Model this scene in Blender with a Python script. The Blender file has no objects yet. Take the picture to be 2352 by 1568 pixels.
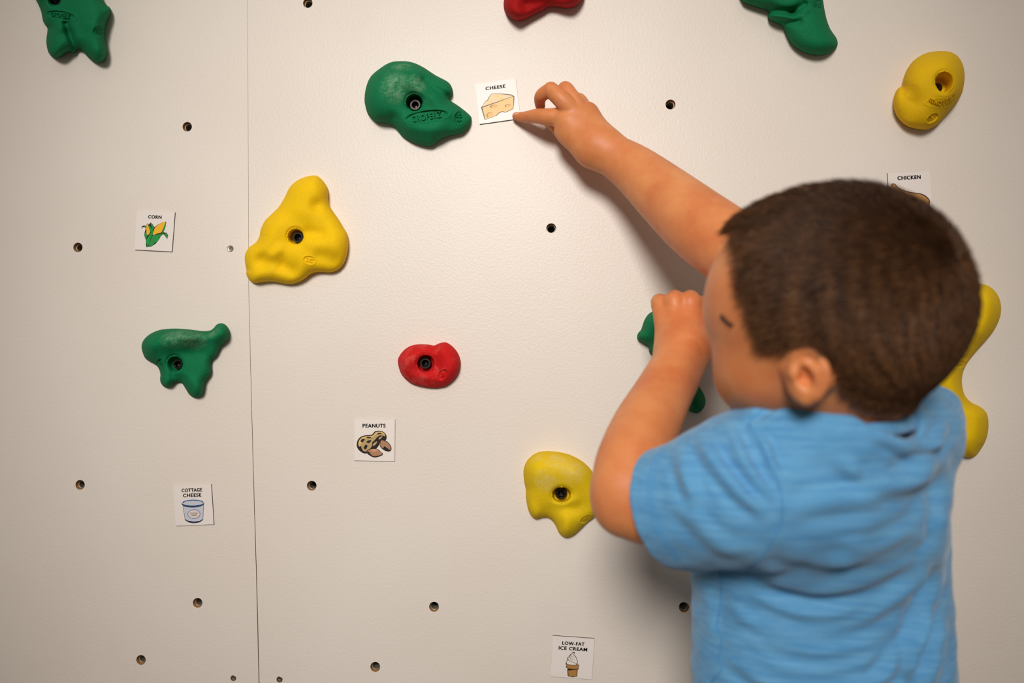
import bpy, bmesh, math, random
import numpy as np
from mathutils import Vector, Matrix
from mathutils.bvhtree import BVHTree

random.seed(7); rng = np.random.default_rng(7)
scene = bpy.context.scene
COL = scene.collection

# ------------------------------------------------------------------ camera
F = 1568.0; D = 0.84; CZ = 0.95          # focal length in pixels of a 2352 wide frame, distance to wall, height
yaw, pitch, roll = math.radians(-2.9), math.radians(1.22), math.radians(-1.24)
cy_, sy_, cp_, sp_ = math.cos(yaw), math.sin(yaw), math.cos(pitch), math.sin(pitch)
fwd = Vector((sy_*cp_, cy_*cp_, sp_)); rt0 = Vector((cy_, -sy_, 0)); up0 = rt0.cross(fwd)
rt = rt0*math.cos(roll) + up0*math.sin(roll); up = up0*math.cos(roll) - rt0*math.sin(roll)
CAM = Vector((0, -D, CZ))
cd = bpy.data.cameras.new('camera'); cam = bpy.data.objects.new('camera', cd); COL.objects.link(cam)
m = Matrix((rt, up, -fwd)).transposed().to_4x4(); m.translation = CAM
cam.matrix_world = m
cd.sensor_width = 36; cd.lens = 36*F/2352; cd.clip_start = 0.02
cd.dof.use_dof = True; cd.dof.focus_distance = D-0.01; cd.dof.aperture_fstop = 2.8
scene.camera = cam

# ------------------------------------------------------------------ light
w = bpy.data.worlds.new('world'); scene.world = w; w.use_nodes = True
bg = w.node_tree.nodes['Background']; bg.inputs[0].default_value = (1.0, 0.90, 0.80, 1); bg.inputs[1].default_value = 0.145
def area(name, loc, target, size, power, color, spread=180, size_y=None):
    l = bpy.data.lights.new(name, 'AREA'); l.energy = power; l.color = color; l.size = size
    l.spread = math.radians(spread)
    if size_y: l.shape = 'RECTANGLE'; l.size_y = size_y
    o = bpy.data.objects.new(name, l); COL.objects.link(o); o.location = loc
    o.rotation_euler = (Vector(target)-Vector(loc)).to_track_quat('-Z', 'Y').to_euler(); return o
sl_ = bpy.data.lights.new('spot_lamp', 'SPOT'); sl_.energy = 212; sl_.color = (1.0, 0.957, 0.91); sl_.shadow_soft_size = .34
sl_.spot_size = math.radians(48); sl_.spot_blend = 1.0  # cone shape is made up: its soft falloff stands in for lens vignetting
so_ = bpy.data.objects.new('spot_lamp', sl_); COL.objects.link(so_); so_.location = (-0.25, -2.25, CZ+0.98)
so_.rotation_euler = (Vector((-0.06, 0, CZ+0.03))-so_.location).to_track_quat('-Z', 'Y').to_euler()
area('ceiling_light_wide', (0.3, -2.2, 3.1), (0.0, -0.2, 0.9), 1.6, 4.0, (1.0, 0.92, 0.84), 160)
scene.view_settings.view_transform = 'Standard'; scene.view_settings.look = 'None'
scene.view_settings.exposure = 0.0; scene.view_settings.gamma = 1.0
scene.view_settings.use_curve_mapping = False

# ------------------------------------------------------------------ helpers
def ray(u, v):
    return fwd + rt*((u-1176)/F) + up*((784-v)/F)
def P(u, v, h):
    """point at photo pixel (u,v), h metres in front of the wall"""
    d = ray(u, v); return CAM + d*((D-h)/d.y)
fN, rN, uN, cN = (np.array(a) for a in (fwd, rt, up, CAM))
def PN(uv, h):
    uv = np.asarray(uv, float); h = np.broadcast_to(np.asarray(h, float), uv.shape[:1])
    d = fN + rN*((uv[:, :1]-1176)/F) + uN*((784-uv[:, 1:2])/F)
    return cN + d*(((D-h)/d[:, 1])[:, None])
def UV(p):
    q = np.asarray(p)-cN; z = q@fN
    return np.stack([1176+F*(q@rN)/z, 784-F*(q@uN)/z], 1), z
def dep(u, v, h): return (P(u, v, h)-CAM).dot(fwd)
def M(px, u, v, h): return px*dep(u, v, h)/F

def obj(name, verts, faces, mats, parent=None, smooth=True, midx=None):
    me = bpy.data.meshes.new(name)
    if isinstance(verts, np.ndarray): verts = verts.astype(float).tolist()
    if isinstance(faces, np.ndarray): faces = faces.tolist()
    me.from_pydata([tuple(v) for v in verts], [], faces); me.update()
    for mt in (mats if isinstance(mats, (list, tuple)) else [mats]): me.materials.append(mt)
    if smooth: me.polygons.foreach_set('use_smooth', [True]*len(me.polygons))
    if midx is not None: me.polygons.foreach_set('material_index', midx)
    o = bpy.data.objects.new(name, me); COL.objects.link(o)
    if parent: adopt(o, parent)
    return o
def adopt(o, parent):
    o.parent = parent; o.matrix_parent_inverse = Matrix.Translation(-root_loc(parent))
def root_loc(p): return p.location.copy() if p.type == 'EMPTY' else Vector((0, 0, 0))
def empty(name, loc):
    o = bpy.data.objects.new(name, None); COL.objects.link(o); o.location = loc; o.empty_display_size = .02; return o
def tag(o, label=None, cat=None, group=None, kind=None):
    for k, v in (('label', label), ('category', cat), ('group', group), ('kind', kind)):
        if v: o[k] = v
    return o
def flip_out(o):
    bm = bmesh.new(); bm.from_mesh(o.data); bmesh.ops.recalc_face_normals(bm, faces=bm.faces); bm.to_mesh(o.data); bm.free()

def lin(c): return tuple(((x/255)/12.92 if x/255 <= .04045 else ((x/255+.055)/1.055)**2.4) for x in c)+(1,)
def mat(name, rgb, rough=.6, spec=.5, metal=0, sss=0, **kw):
    mt = bpy.data.materials.new(name); mt.use_nodes = True; nt = mt.node_tree; b = nt.nodes['Principled BSDF']
    b.inputs['Base Color'].default_value = lin(rgb) if max(rgb) > 1.01 else tuple(rgb)+(1,)
    b.inputs['Roughness'].default_value = rough; b.inputs['Specular IOR Level'].default_value = spec
    b.inputs['Metallic'].default_value = metal
    if sss:
        b.inputs['Subsurface Weight'].default_value = sss
        b.inputs['Subsurface Radius'].default_value = (1, .35, .2); b.inputs['Subsurface Scale'].default_value = .006
    return mt
def N(nt, t, **kw):
    n = nt.nodes.new(t)
    for k, v in kw.items():
        if isinstance(k, str) and hasattr(n, k): setattr(n, k, v)
    return n
def noise(nt, scale, detail=3, vec=None, rough=.5):
    n = N(nt, 'ShaderNodeTexNoise'); n.inputs['Scale'].default_value = scale; n.inputs['Detail'].default_value = detail
    n.inputs['Roughness'].default_value = rough
    if vec: nt.links.new(vec, n.inputs['Vector'])
    return n
def coords(nt, scale=(1, 1, 1), rot=(0, 0, 0)):
    tc = N(nt, 'ShaderNodeTexCoord'); mp = N(nt, 'ShaderNodeMapping')
    mp.inputs['Scale'].default_value = scale; mp.inputs['Rotation'].default_value = rot
    nt.links.new(tc.outputs['Object'], mp.inputs['Vector']); return mp.outputs['Vector']
def bump(mt, height, dist, strength=1.0):
    nt = mt.node_tree; b = N(nt, 'ShaderNodeBump'); b.inputs['Distance'].default_value = dist; b.inputs['Strength'].default_value = strength
    nt.links.new(height, b.inputs['Height']); nt.links.new(b.outputs['Normal'], nt.nodes['Principled BSDF'].inputs['Normal'])
def mix(mt, fac, c1, c2, lo=.4, hi=.6, to='Base Color'):
    nt = mt.node_tree; r = N(nt, 'ShaderNodeValToRGB'); r.color_ramp.elements[0].position = lo; r.color_ramp.elements[1].position = hi
    r.color_ramp.elements[0].color = lin(c1); r.color_ramp.elements[1].color = lin(c2)
    nt.links.new(fac, r.inputs['Fac']); nt.links.new(r.outputs['Color'], nt.nodes['Principled BSDF'].inputs[to]); return r

# ------------------------------------------------------------------ materials
M_wall = mat('wall_paint', (232, 222, 211), .42, .42)
nt = M_wall.node_tree; v = coords(nt); n1 = noise(nt, 330, 4, v, .55); n2 = noise(nt, 3, 4, v)
bump(M_wall, n1.outputs['Fac'], .0011, .34); mix(M_wall, n2.outputs['Fac'], (230, 218, 206), (235, 225, 214), .35, .65)
M_ply = mat('plywood', (176, 128, 78), .8, .2)
nt = M_ply.node_tree; n1 = noise(nt, 1, 4, coords(nt, (40, 900, 40))); mix(M_ply, n1.outputs['Fac'], (170, 116, 62), (214, 164, 104))
M_zinc = mat('zinc', (176, 166, 148), .38, .5, .55)
M_screw = mat('screw_steel', (190, 184, 172), .35, .5, 1)
M_dark = mat('dark_gap', (22, 18, 14), .9, .2)
M_bolt = mat('black_oxide', (46, 41, 38), .38, .6, .85)
nt = M_bolt.node_tree; n1 = noise(nt, 600, 3, coords(nt)); bump(M_bolt, n1.outputs['Fac'], .0002, .6)
def hold_mat(name, a, b, chalk, spot=None, rough=.78, lo=.62):
    mt = mat(name, a, rough, .25); nt = mt.node_tree; v = coords(nt)
    n1 = noise(nt, 420, 5, v, .7); bump(mt, n1.outputs['Fac'], .0009, .5)
    n2 = noise(nt, 900, 3, v, .6)
    r = mix(mt, n2.outputs['Fac'], a, b, .3, .7)
    # chalk dust in worn patches
    r2 = N(nt, 'ShaderNodeValToRGB'); n3 = noise(nt, 55, 6, v, .72)
    r2.color_ramp.elements[0].position = lo; r2.color_ramp.elements[1].position = lo+.16
    nt.links.new(n3.outputs['Fac'], r2.inputs['Fac'])
    mx = N(nt, 'ShaderNodeMix', data_type='RGBA'); nt.links.new(r.outputs['Color'], mx.inputs[6]); mx.inputs[7].default_value = lin(chalk)
    fac = r2.outputs['Color']
    if spot:   # patches of chalk where hands have been: list of (centre, radius)
        tc = N(nt, 'ShaderNodeTexCoord'); acc = None
        for c, rad in spot:
            d = N(nt, 'ShaderNodeVectorMath', operation='DISTANCE'); nt.links.new(tc.outputs['Object'], d.inputs[0]); d.inputs[1].default_value = c
            mr = N(nt, 'ShaderNodeMapRange'); mr.inputs['From Min'].default_value = rad; mr.inputs['From Max'].default_value = rad*.35
            nt.links.new(d.outputs['Value'], mr.inputs['Value'])
            if acc is None: acc = mr.outputs[0]
            else:
                mm = N(nt, 'ShaderNodeMath', operation='MAXIMUM'); nt.links.new(acc, mm.inputs[0]); nt.links.new(mr.outputs[0], mm.inputs[1]); acc = mm.outputs[0]
        n4 = noise(nt, 150, 8, v, .85); r3 = N(nt, 'ShaderNodeMapRange'); r3.inputs['From Min'].default_value = .42; r3.inputs['From Max'].default_value = .62
        nt.links.new(n4.outputs['Fac'], r3.inputs['Value'])
        mu = N(nt, 'ShaderNodeMath', operation='MULTIPLY'); nt.links.new(acc, mu.inputs[0]); nt.links.new(r3.outputs[0], mu.inputs[1])
        ad = N(nt, 'ShaderNodeMath', operation='MAXIMUM'); nt.links.new(mu.outputs[0], ad.inputs[0])
        sc0 = N(nt, 'ShaderNodeMath', operation='MULTIPLY'); nt.links.new(r2.outputs['Color'], sc0.inputs[0]); sc0.inputs[1].default_value = .3
        nt.links.new(sc0.outputs[0], ad.inputs[1]); fac = ad.outputs[0]
    sc = N(nt, 'ShaderNodeMath', operation='MULTIPLY'); nt.links.new(fac, sc.inputs[0]); sc.inputs[1].default_value = .55 if spot else .3
    nt.links.new(sc.outputs[0], mx.inputs[0]); nt.links.new(mx.outputs[2], nt.nodes['Principled BSDF'].inputs['Base Color'])
    return mt
GRN, GRN2 = (0, 101, 60), (0, 124, 76)
YEL, YEL2 = (236, 190, 2), (250, 212, 4)
RED, RED2 = (188, 12, 14), (214, 28, 28)
def W3(u, v, h=.03): return tuple(P(u, v, h))

# ------------------------------------------------------------------ wall of two panels, with real holes
HOLES = [(707, 7), (430, 291), (1540, 240), (179, 568), (1266, 524), (184, 1113), (716, 1115), (454, 1384), (997, 1393),
         (1571, 1394), (324, 1515), (862, 1531)]
SEAM = [(569, -400, .3), (569, 0, .3), (570, 300, .35), (571, 650, .5), (577, 900, .7), (583, 1120, .9), (590, 1350, 1.1), (595, 1568, 1.2), (606, 1850, 1.3)]
wall = empty('wall_back', (0, 0, 0)); tag(wall, kind='structure')
def wallxz(u, v): p = P(u, v, 0); return (p.x, p.z)
def plate(name, outline, holes, mats, parent):
    cu = bpy.data.curves.new(name, 'CURVE'); cu.dimensions = '2D'; cu.fill_mode = 'BOTH'; cu.extrude = .009
    for pts in [outline]+holes:
        s = cu.splines.new('POLY'); s.points.add(len(pts)-1); s.use_cyclic_u = True
        for p, q in zip(s.points, pts): p.co = (q[0], q[1], 0, 1)
    t = bpy.data.objects.new('t', cu); COL.objects.link(t)
    me = bpy.data.meshes.new_from_object(t.evaluated_get(bpy.context.evaluated_depsgraph_get())); bpy.data.objects.remove(t)
    me.transform(Matrix.Translation((0, .009, 0)) @ Matrix.Rotation(math.pi/2, 4, 'X'))
    me.materials.clear()
    for mt in mats: me.materials.append(mt)
    for p in me.polygons: p.material_index = 0 if abs(p.normal.y) > .5 else 1; p.use_smooth = False
    me.name = name
    o = bpy.data.objects.new(name, me); COL.objects.link(o); adopt(o, parent); return o
def circ(c, r, n=40): return [(c[0]+r*math.cos(a*2*math.pi/n), c[1]+r*math.sin(a*2*math.pi/n)) for a in range(n)]
HR = .0061
sl = [(wallxz(u, v)[0]-g*.0004, wallxz(u, v)[1]) for u, v, g in SEAM]
sr = [(wallxz(u, v)[0]+g*.0004, wallxz(u, v)[1]) for u, v, g in SEAM]
left_out = [(-1.5, 2.3), (sl[0][0], 2.3)]+sl+[(sl[-1][0]+.004, 0), (-1.5, 0)]
right_out = [(sr[0][0], 2.3), (1.7, 2.3), (1.7, 0), (sr[-1][0]+.004, 0)]+sr[::-1]
HL = [wallxz(*h) for h in HOLES]
SCREWS = [(529, 571, 7.5), (536, 1557, 6.5), (642, 1560, 7)]
SCW = [(wallxz(u, v), r*D/F) for u, v, r in SCREWS]
mid = wallxz(571, 650)[0]
panels = []
for out, test in ((left_out, lambda x: x < mid), (right_out, lambda x: x >= mid)):
    hs = [circ(h, HR) for h in HL if test(h[0])]+[circ(c, r*1.04, 20) for c, r in SCW if test(c[0])]
    panels.append(plate('wall_panel', out, hs, [M_wall, M_ply], wall))
o = obj('backing_board', [(-1.5, .0185, 0), (1.7, .0185, 0), (1.7, .0185, 2.3), (-1.5, .0185, 2.3), (-1.5, .03, 0), (1.7, .03, 0), (1.7, .03, 2.3), (-1.5, .03, 2.3)],
        [(0, 1, 2, 3), (5, 4, 7, 6), (0, 4, 5, 1), (3, 2, 6, 7), (0, 3, 7, 4), (1, 5, 6, 2)], M_dark, wall, False)
def lathe_y(profile, c, n=32):
    """profile of (radius, y) turned round the wall normal at c=(x,z)"""
    vs, fs = [], []
    for r, y in profile:
        for k in range(n):
            a = 2*math.pi*k/n; vs.append((c[0]+r*math.cos(a), y, c[1]+r*math.sin(a)))
    for i in range(len(profile)-1):
        for k in range(n):
            k2 = (k+1) % n; fs.append((i*n+k, i*n+k2, (i+1)*n+k2, (i+1)*n+k))
    return vs, fs
for h in HL:
    pr = [(.0058, .016), (.0058, .0052), (.0054, .0044), (.0048, .0046)]
    for k in range(7): pr += [(.0044, .0055+k*.0014), (.0049, .0062+k*.0014)]
    pr += [(.0046, .0175)]
    vs, fs = lathe_y(pr, h)
    o = obj('threaded_insert', vs, fs, M_zinc, panels[0] if h[0] < mid else panels[1])
for c, r in SCW:
    vs, fs = lathe_y([(r, .003), (r, .0003), (r*.9, 0), (r*.45, .0002)], c, 24)
    n0 = len(vs)
    # cross-shaped recess: star ring sunk into the head
    k = 24; ring = []
    for i in range(k):
        a = 2*math.pi*i/k; rr = r*(.42 if i % 6 in (0, 1, 5) else .18); ring.append((c[0]+rr*math.cos(a+.5), .0018, c[1]+rr*math.sin(a+.5)))
    vs += ring; b = n0-k
    for i in range(k): fs.append((b+i, b+(i+1) % k, n0+(i+1) % k, n0+i))
    fs.append(tuple(range(n0, n0+k)))
    obj('screw', vs, fs, M_screw, panels[0] if c[0] < mid else panels[1], False)
c = wallxz(536, 541); vs, fs = lathe_y([(.0022, .0002), (.0021, -.0003), (.0017, -.0003), (.0014, .0001), (.00001, .0001)], c, 20)
obj('filler_plug', vs, fs, M_wall, panels[0])
# floor
M_floor = mat('floor_mat', (120, 110, 100), .8, .2); nt = M_floor.node_tree; bump(M_floor, noise(nt, 200, 3, coords(nt)).outputs['Fac'], .002, .4)
o = obj('floor', [(-1.5, -3.2, 0), (1.7, -3.2, 0), (1.7, .03, 0), (-1.5, .03, 0), (-1.5, -3.2, -.05), (1.7, -3.2, -.05), (1.7, .03, -.05), (-1.5, .03, -.05)],
        [(0, 1, 2, 3), (7, 6, 5, 4), (0, 4, 5, 1), (1, 5, 6, 2), (2, 6, 7, 3), (3, 7, 4, 0)], M_floor, None, False); tag(o, kind='structure')

# ------------------------------------------------------------------ text helper
def text_mesh(s, bold=.03):
    cu = bpy.data.curves.new('t', 'FONT'); cu.body = s; cu.size = 1; cu.offset = bold; cu.space_character = 1.13; cu.resolution_u = 4
    t = bpy.data.objects.new('t', cu); COL.objects.link(t); bpy.context.view_layer.update()
    me = bpy.data.meshes.new_from_object(t.evaluated_get(bpy.context.evaluated_depsgraph_get())); bpy.data.objects.remove(t)
    vs = np.array([v.co[:2] for v in me.vertices]); fs = [tuple(p.vertices) for p in me.polygons]; bpy.data.meshes.remove(me)
    lo, hi = vs.min(0), vs.max(0); vs = (vs-lo)/(hi-lo); return vs, fs     # unit box

# ------------------------------------------------------------------ climbing holds
def smooth_closed(pts, n=6):
    pts = np.array(pts, float); out = []
    L = len(pts)
    for i in range(L):
        p0, p1, p2, p3 = pts[i-1], pts[i], pts[(i+1) % L], pts[(i+2) % L]
        for k in range(n):
            t = k/n; out.append(.5*((2*p1)+(-p0+p2)*t+(2*p0-5*p1+4*p2-p3)*t*t+(-p0+3*p1-3*p2+p3)*t**3))
    return np.array(out)
def seg_dist(p, a, b):
    ab = b-a; t = np.clip(((p[:, None]-a)*ab).sum(2)/np.maximum((ab*ab).sum(1), 1e-9), 0, 1)
    c = a+ab*t[..., None]; d = np.linalg.norm(p[:, None]-c, axis=2); i = d.argmin(1); k = np.arange(len(p))
    return d[k, i], c[k, i]
def in_poly(p, poly):
    x, y = p[:, 0], p[:, 1]; ins = np.zeros(len(p), bool); a = poly; b = np.roll(poly, -1, 0)
    for (x1, y1), (x2, y2) in zip(a, b):
        c = ((y1 > y) != (y2 > y)) & (x < (x2-x1)*(y-y1)/((y2-y1) or 1e-9)+x1); ins ^= c
    return ins
def rot2(dx, dy, deg):
    a = math.radians(deg); return dx*math.cos(a)+dy*math.sin(a), -dx*math.sin(a)+dy*math.cos(a)
class Hold:
    def __init__(s, outline, H, R, feats, rec=None, ovals=(), step=1.8, prof=2.0):
        s.b = smooth_closed(outline); s.H, s.R, s.feats, s.rec, s.ovals, s.step, s.prof = H, R, feats, rec, ovals, step, prof
    def height(s, q, recess=True):
        q = np.asarray(q, float)
        d, _ = seg_dist(q, s.b, np.roll(s.b, -1, 0))
        # rounded distance to the outline, so that lobes are domed without a crease down the middle
        nb_ = np.roll(s.b, -1, 0); L_ = np.linalg.norm(nb_-s.b, axis=1); S_ = []; W_l = []
        for a_, b_2, l_ in zip(s.b, nb_, L_):
            k_ = max(1, int(l_/1.5)); tt_ = (np.arange(k_)+.5)/k_; S_.append(a_+(b_2-a_)*tt_[:, None]); W_l.append(np.full(k_, l_/k_))
        S_ = np.vstack(S_).astype(np.float32); W_l = np.hstack(W_l).astype(np.float32); dd2 = np.empty(len(q))
        for i_ in range(0, len(q), 4000):
            r2 = ((q[i_:i_+4000, None].astype(np.float32)-S_)**2).sum(2)+.3; dd2[i_:i_+4000] = ((W_l*r2**-2.5).sum(1)/(4/3))**-.25
        d = np.minimum(d, dd2)*1.06
        t = np.clip(d/s.R, 0, 1); dome = (1-(1-t)**s.prof)**(1/s.prof)
        h = np.full(len(q), float(s.H))
        for f in s.feats:
            x1, y1, x2, y2, sg, am = f
            dd, _ = seg_dist(q, np.array([[x1, y1]], float), np.array([[x2, y2]], float)); h += .72*am*np.exp(-(dd/(sg*1.3))**2)
        h = np.maximum(h, 4)*dome
        # shallow sunken ovals for the lettering
        for (ox, oy, a, b, deg, dp) in s.ovals:
            X, Y = rot2(q[:, 0]-ox, q[:, 1]-oy, deg); e = np.sqrt((X/a)**2+(Y/b)**2)
            h -= dp*np.clip((1.12-e)/.16, 0, 1)
            h += .5*np.exp(-((e-1.2)/.1)**2)
        if s.rec and recess:
            mx_, my_, mr, bx, by, br, fl = s.rec[:7]; yr = s.rec[7] if len(s.rec) > 7 else 1
            dm = np.hypot(q[:, 0]-mx_, (q[:, 1]-my_)/yr); lip = np.exp(-((dm-mr)/(mr*.22))**2)*(dm > mr)
            h = h-2.2*lip
            inside = dm < mr
            # moving circle from mouth to bottom
            tt = np.zeros(len(q)); qi = q[inside]
            if len(qi):
                T = np.linspace(0, 1, 40); cx = mx_+(bx-mx_)*T; cyy = my_+(by-my_)*T; rr = mr+(br-mr)*T
                ok = np.hypot(qi[:, :1]-cx, (qi[:, 1:]-cyy)/yr) < rr; t1 = (ok*T).max(1)
                hi = h[inside]; h[inside] = hi*(1-t1)+fl*t1
        return np.maximum(h, 0)
def build_hold(name, mt, hd, bolt=None, texts=(), label='', group=None):
    st = hd.step; lo = hd.b.min(0)-2*st; hi = hd.b.max(0)+2*st
    nx, ny = (np.ceil((hi-lo)/st)).astype(int)+1
    gx, gy = np.meshgrid(lo[0]+np.arange(nx)*st, lo[1]+np.arange(ny)*st, indexing='ij'); q = np.stack([gx.ravel(), gy.ravel()], 1)
    ins = in_poly(q, hd.b).reshape(nx, ny)
    nb = np.zeros_like(ins)
    for a in (-1, 0, 1):
        for b in (-1, 0, 1): nb |= np.roll(np.roll(ins, a, 0), b, 1)
    edge = nb & ~ins; d, cl = seg_dist(q[edge.ravel()], hd.b, np.roll(hd.b, -1, 0)); q[edge.ravel()] = cl
    use = (ins | edge).ravel(); idx = -np.ones(nx*ny, int); idx[use] = np.arange(use.sum()); q = q[use]
    h = hd.height(q); ii = idx.reshape(nx, ny)
    fs = np.stack([ii[:-1, :-1], ii[:-1, 1:], ii[1:, 1:], ii[1:, :-1]], -1).reshape(-1, 4)
    fs = fs[(fs >= 0).all(1)]
    E = edge.ravel()[use]; fs = fs[~E[fs].all(1)]
    h[E] = -.1
    root = empty(name, P(*q.mean(0), 0)); tag(root, label, 'climbing hold', group)
    vs = PN(q, h/1000)
    body = obj('hold_body', vs, fs, mt, root)
    for tx in texts:
        s, x1, y1, x2, y2, ch, dh = tx[:7]     # baseline left/right, cap height in px, offset above the local surface in mm
        vs, tf = text_mesh(s, .012)
        bx = np.array([x1, y1]); ex = np.array([x2, y2])-bx; L = np.linalg.norm(ex); nrm = np.array([ex[1], -ex[0]])/L*ch
        arc = tx[7] if len(tx) > 7 else 0
        px = bx+vs[:, :1]*ex+vs[:, 1:]*nrm+np.stack([0*vs[:, 0], arc*4*vs[:, 0]*(1-vs[:, 0])], 1)
        hh = hd.height(px, False)
        top = PN(px, (hh+dh)/1000); bot = PN(px, (hh-.6)/1000); n = len(px)
        F_ = [tuple(f[::-1]) for f in tf]; cnt = {}
        for f in F_:
            for a, b in zip(f, f[1:]+f[:1]): cnt[(a, b)] = cnt.get((a, b), 0)+1
        F_ += [(b, a, a+n, b+n) for (a, b) in list(cnt) if (b, a) not in cnt]
        o = obj('raised_lettering', np.vstack([top, bot]), F_, mt, body, False)
    if bolt:
        bu, bv, br, bh = bolt
        add_bolt(root, P(bu, bv, bh/1000), br*dep(bu, bv, bh/1000)/F)
    return root
def add_bolt(root, p, r):
    n = 36; vs, fs = [], []
    def ringv(rad, y, hexa=False):
        for k in range(n):
            a = 2*math.pi*k/n; q = rad
            if hexa: q = rad*math.cos(math.pi/6)/math.cos((a % (math.pi/3))-math.pi/6)
            elif rad > r*.97: q = rad*(1+.012*(k % 2))
            vs.append((p.x+q*math.cos(a), p.y+y, p.z+q*math.sin(a)))
    prof = [(r, .012, 0), (r, .001, 0), (r*.93, 0, 0), (r*.68, 0, 0), (r*.66, .0004, 1), (r*.64, .006, 1), (r*.2, .0075, 0)]
    for a in prof: ringv(a[0], a[1], a[2])
    for i in range(len(prof)-1):
        for k in range(n): fs.append((i*n+k, i*n+(k+1) % n, (i+1)*n+(k+1) % n, (i+1)*n+k))
    fs.append(tuple(range((len(prof)-1)*n, len(prof)*n)))
    obj('bolt', vs, fs, M_bolt, root, False)
    # washer under the head
    vs, fs = [], []
    for rad, y in ((r*1.02, .0105), (r*1.32, .0105), (r*1.32, .0125)):
        for k in range(n):
            a = 2*math.pi*k/n; vs.append((p.x+rad*math.cos(a), p.y+y, p.z+rad*math.sin(a)))
    for i in range(2):
        for k in range(n): fs.append((i*n+k, i*n+(k+1) % n, (i+1)*n+(k+1) % n, (i+1)*n+k))
    obj('washer', vs, fs, M_zinc, root, False)
def Z(pts, s, ox, oy): return [(x/s+ox, y/s+oy) for x, y in pts]

# large green hold beside the cheese card
zc = lambda pts: Z(pts, 4.704, 800, 100)
o1 = zc([(175, 600), (190, 480), (240, 360), (340, 270), (450, 205), (560, 190), (680, 200), (800, 250), (940, 340), (1070, 410), (1115, 465), (1130, 530), (1100, 590), (1110, 620), (1200, 680), (1310, 770), (1332, 820), (1310, 890), (1240, 960), (1160, 985), (1060, 1010), (980, 1050), (930, 1090), (890, 1108), (820, 1105), (700, 1070), (590, 1010), (530, 940), (480, 890), (400, 860), (300, 845), (250, 810), (210, 760), (185, 680)])
gm = hold_mat('green_chalky', GRN, GRN2, (150, 190, 150), [(W3(908, 200, .035), .022), (W3(925, 165, .02), .016), (W3(960, 190, .035), .014)])
hd = Hold(o1, 27, 42, [(862, 215, 915, 180, 40, 16), (960, 165, 1030, 200, 12, 4), (975, 185, 1028, 225, 10, -11), (945, 190, 1040, 250, 14, 6), (925, 290, 1000, 300, 18, 7), (905, 275, 925, 320, 11, -7), (925, 312, 985, 318, 12, -5), (1040, 285, 1070, 270, 14, -5)],
          (951, 235, 20, 954, 240, 15.5, 12), [(980, 268, 45, 13, -8, 2.6), (1054.5, 270.5, 9.5, 13, 0, 2.2)], step=1.15)
build_hold('climbing_hold', gm, hd, (953.5, 240.5, 12.3, 21),
           [('GROPERZ', 947, 280.5, 1014, 268.5, 14, 2.1), ('SO', 1047.5, 269.5, 1061.5, 269.5, 8, 1.7), ('+', 1050, 280.5, 1060, 280.5, 9, 1.7)],
           'large green climbing hold with raised lettering, left of the cheese card')
# big yellow hold across the seam
zy = lambda pts: Z(pts, 5.2267, 540, 380)
o2 = zy([(115, 1100), (130, 1040), (170, 980), (250, 920), (290, 850), (310, 760), (360, 660), (440, 580), (520, 500), (590, 390), (650, 270), (730, 190), (830, 140), (950, 118), (1010, 140), (1070, 200), (1110, 270), (1120, 340), (1120, 410), (1140, 490), (1190, 570), (1240, 640), (1300, 740), (1345, 820), (1362, 930), (1350, 1050), (1310, 1170), (1240, 1250), (1150, 1283), (1050, 1280), (970, 1283), (900, 1310), (830, 1365), (740, 1410), (640, 1425), (540, 1410), (430, 1393), (330, 1400), (240, 1413), (180, 1385), (135, 1310), (135, 1250), (120, 1180)])
ym = hold_mat('yellow_plain', (238, 188, 0), (250, 206, 0), (240, 214, 90))
hd = Hold(o2, 25, 34, [(715, 420, 700, 480, 26, 10), (728, 472, 728, 472, 13, -7), (600, 600, 600, 600, 17, -10), (650, 612, 668, 622, 14, -9), (695, 575, 755, 560, 22, 7), (710, 535, 735, 538, 11, -6), (735, 590, 765, 600, 16, -8), (600, 560, 640, 520, 22, 7), (625, 585, 640, 575, 10, 6), (680, 560, 700, 575, 14, -4)],
          (678.3, 542.8, 18.5, 684, 545, 13.5, 7), [(710.5, 597.5, 12.5, 8.5, 12, 1.5)], step=1.4)
build_hold('climbing_hold', ym, hd, (683.8, 544.8, 12.6, 17), [('SC', 701, 600, 719, 604, 9, .9)],
           'big yellow three-cornered climbing hold overlapping the wall seam')
# green hold, lower left
zg = lambda pts: Z(pts, 7.4654, 300, 720)
o3 = zg([(190, 600), (200, 500), (250, 420), (350, 340), (480, 285), (620, 262), (780, 256), (950, 265), (1120, 285), (1260, 298), (1370, 285), (1430, 240), (1480, 185), (1540, 165), (1600, 175), (1660, 225), (1692, 300), (1690, 390), (1660, 450), (1600, 510), (1540, 570), (1505, 650), (1460, 730), (1390, 800), (1378, 880), (1385, 960), (1370, 1040), (1320, 1110), (1280, 1170), (1262, 1260), (1240, 1360), (1190, 1420), (1120, 1443), (1060, 1430), (1000, 1380), (950, 1300), (900, 1220), (860, 1185), (800, 1180), (740, 1200), (690, 1240), (640, 1268), (580, 1260), (530, 1210), (505, 1140), (510, 1050), (495, 970), (460, 910), (400, 860), (320, 820), (240, 750)])
gm2 = hold_mat('green_dusty', GRN, GRN2, (140, 178, 140), [(W3(400, 770, .03), .02), (W3(440, 778, .03), .02), (W3(490, 762, .02), .01)])
hd = Hold(o3, 19, 26, [(350, 790, 430, 772, 20, 18), (430, 772, 505, 765, 14, 10), (440, 880, 450, 890, 14, 5), (375, 870, 385, 885, 10, 4), (398, 862, 415, 872, 9, -6), (400, 812, 470, 812, 12, -4)],
          (401, 835, 18, 408, 836.5, 12.5, 7), [(365.5, 833, 10, 5, -58, 1.6)], step=1.4)
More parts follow.
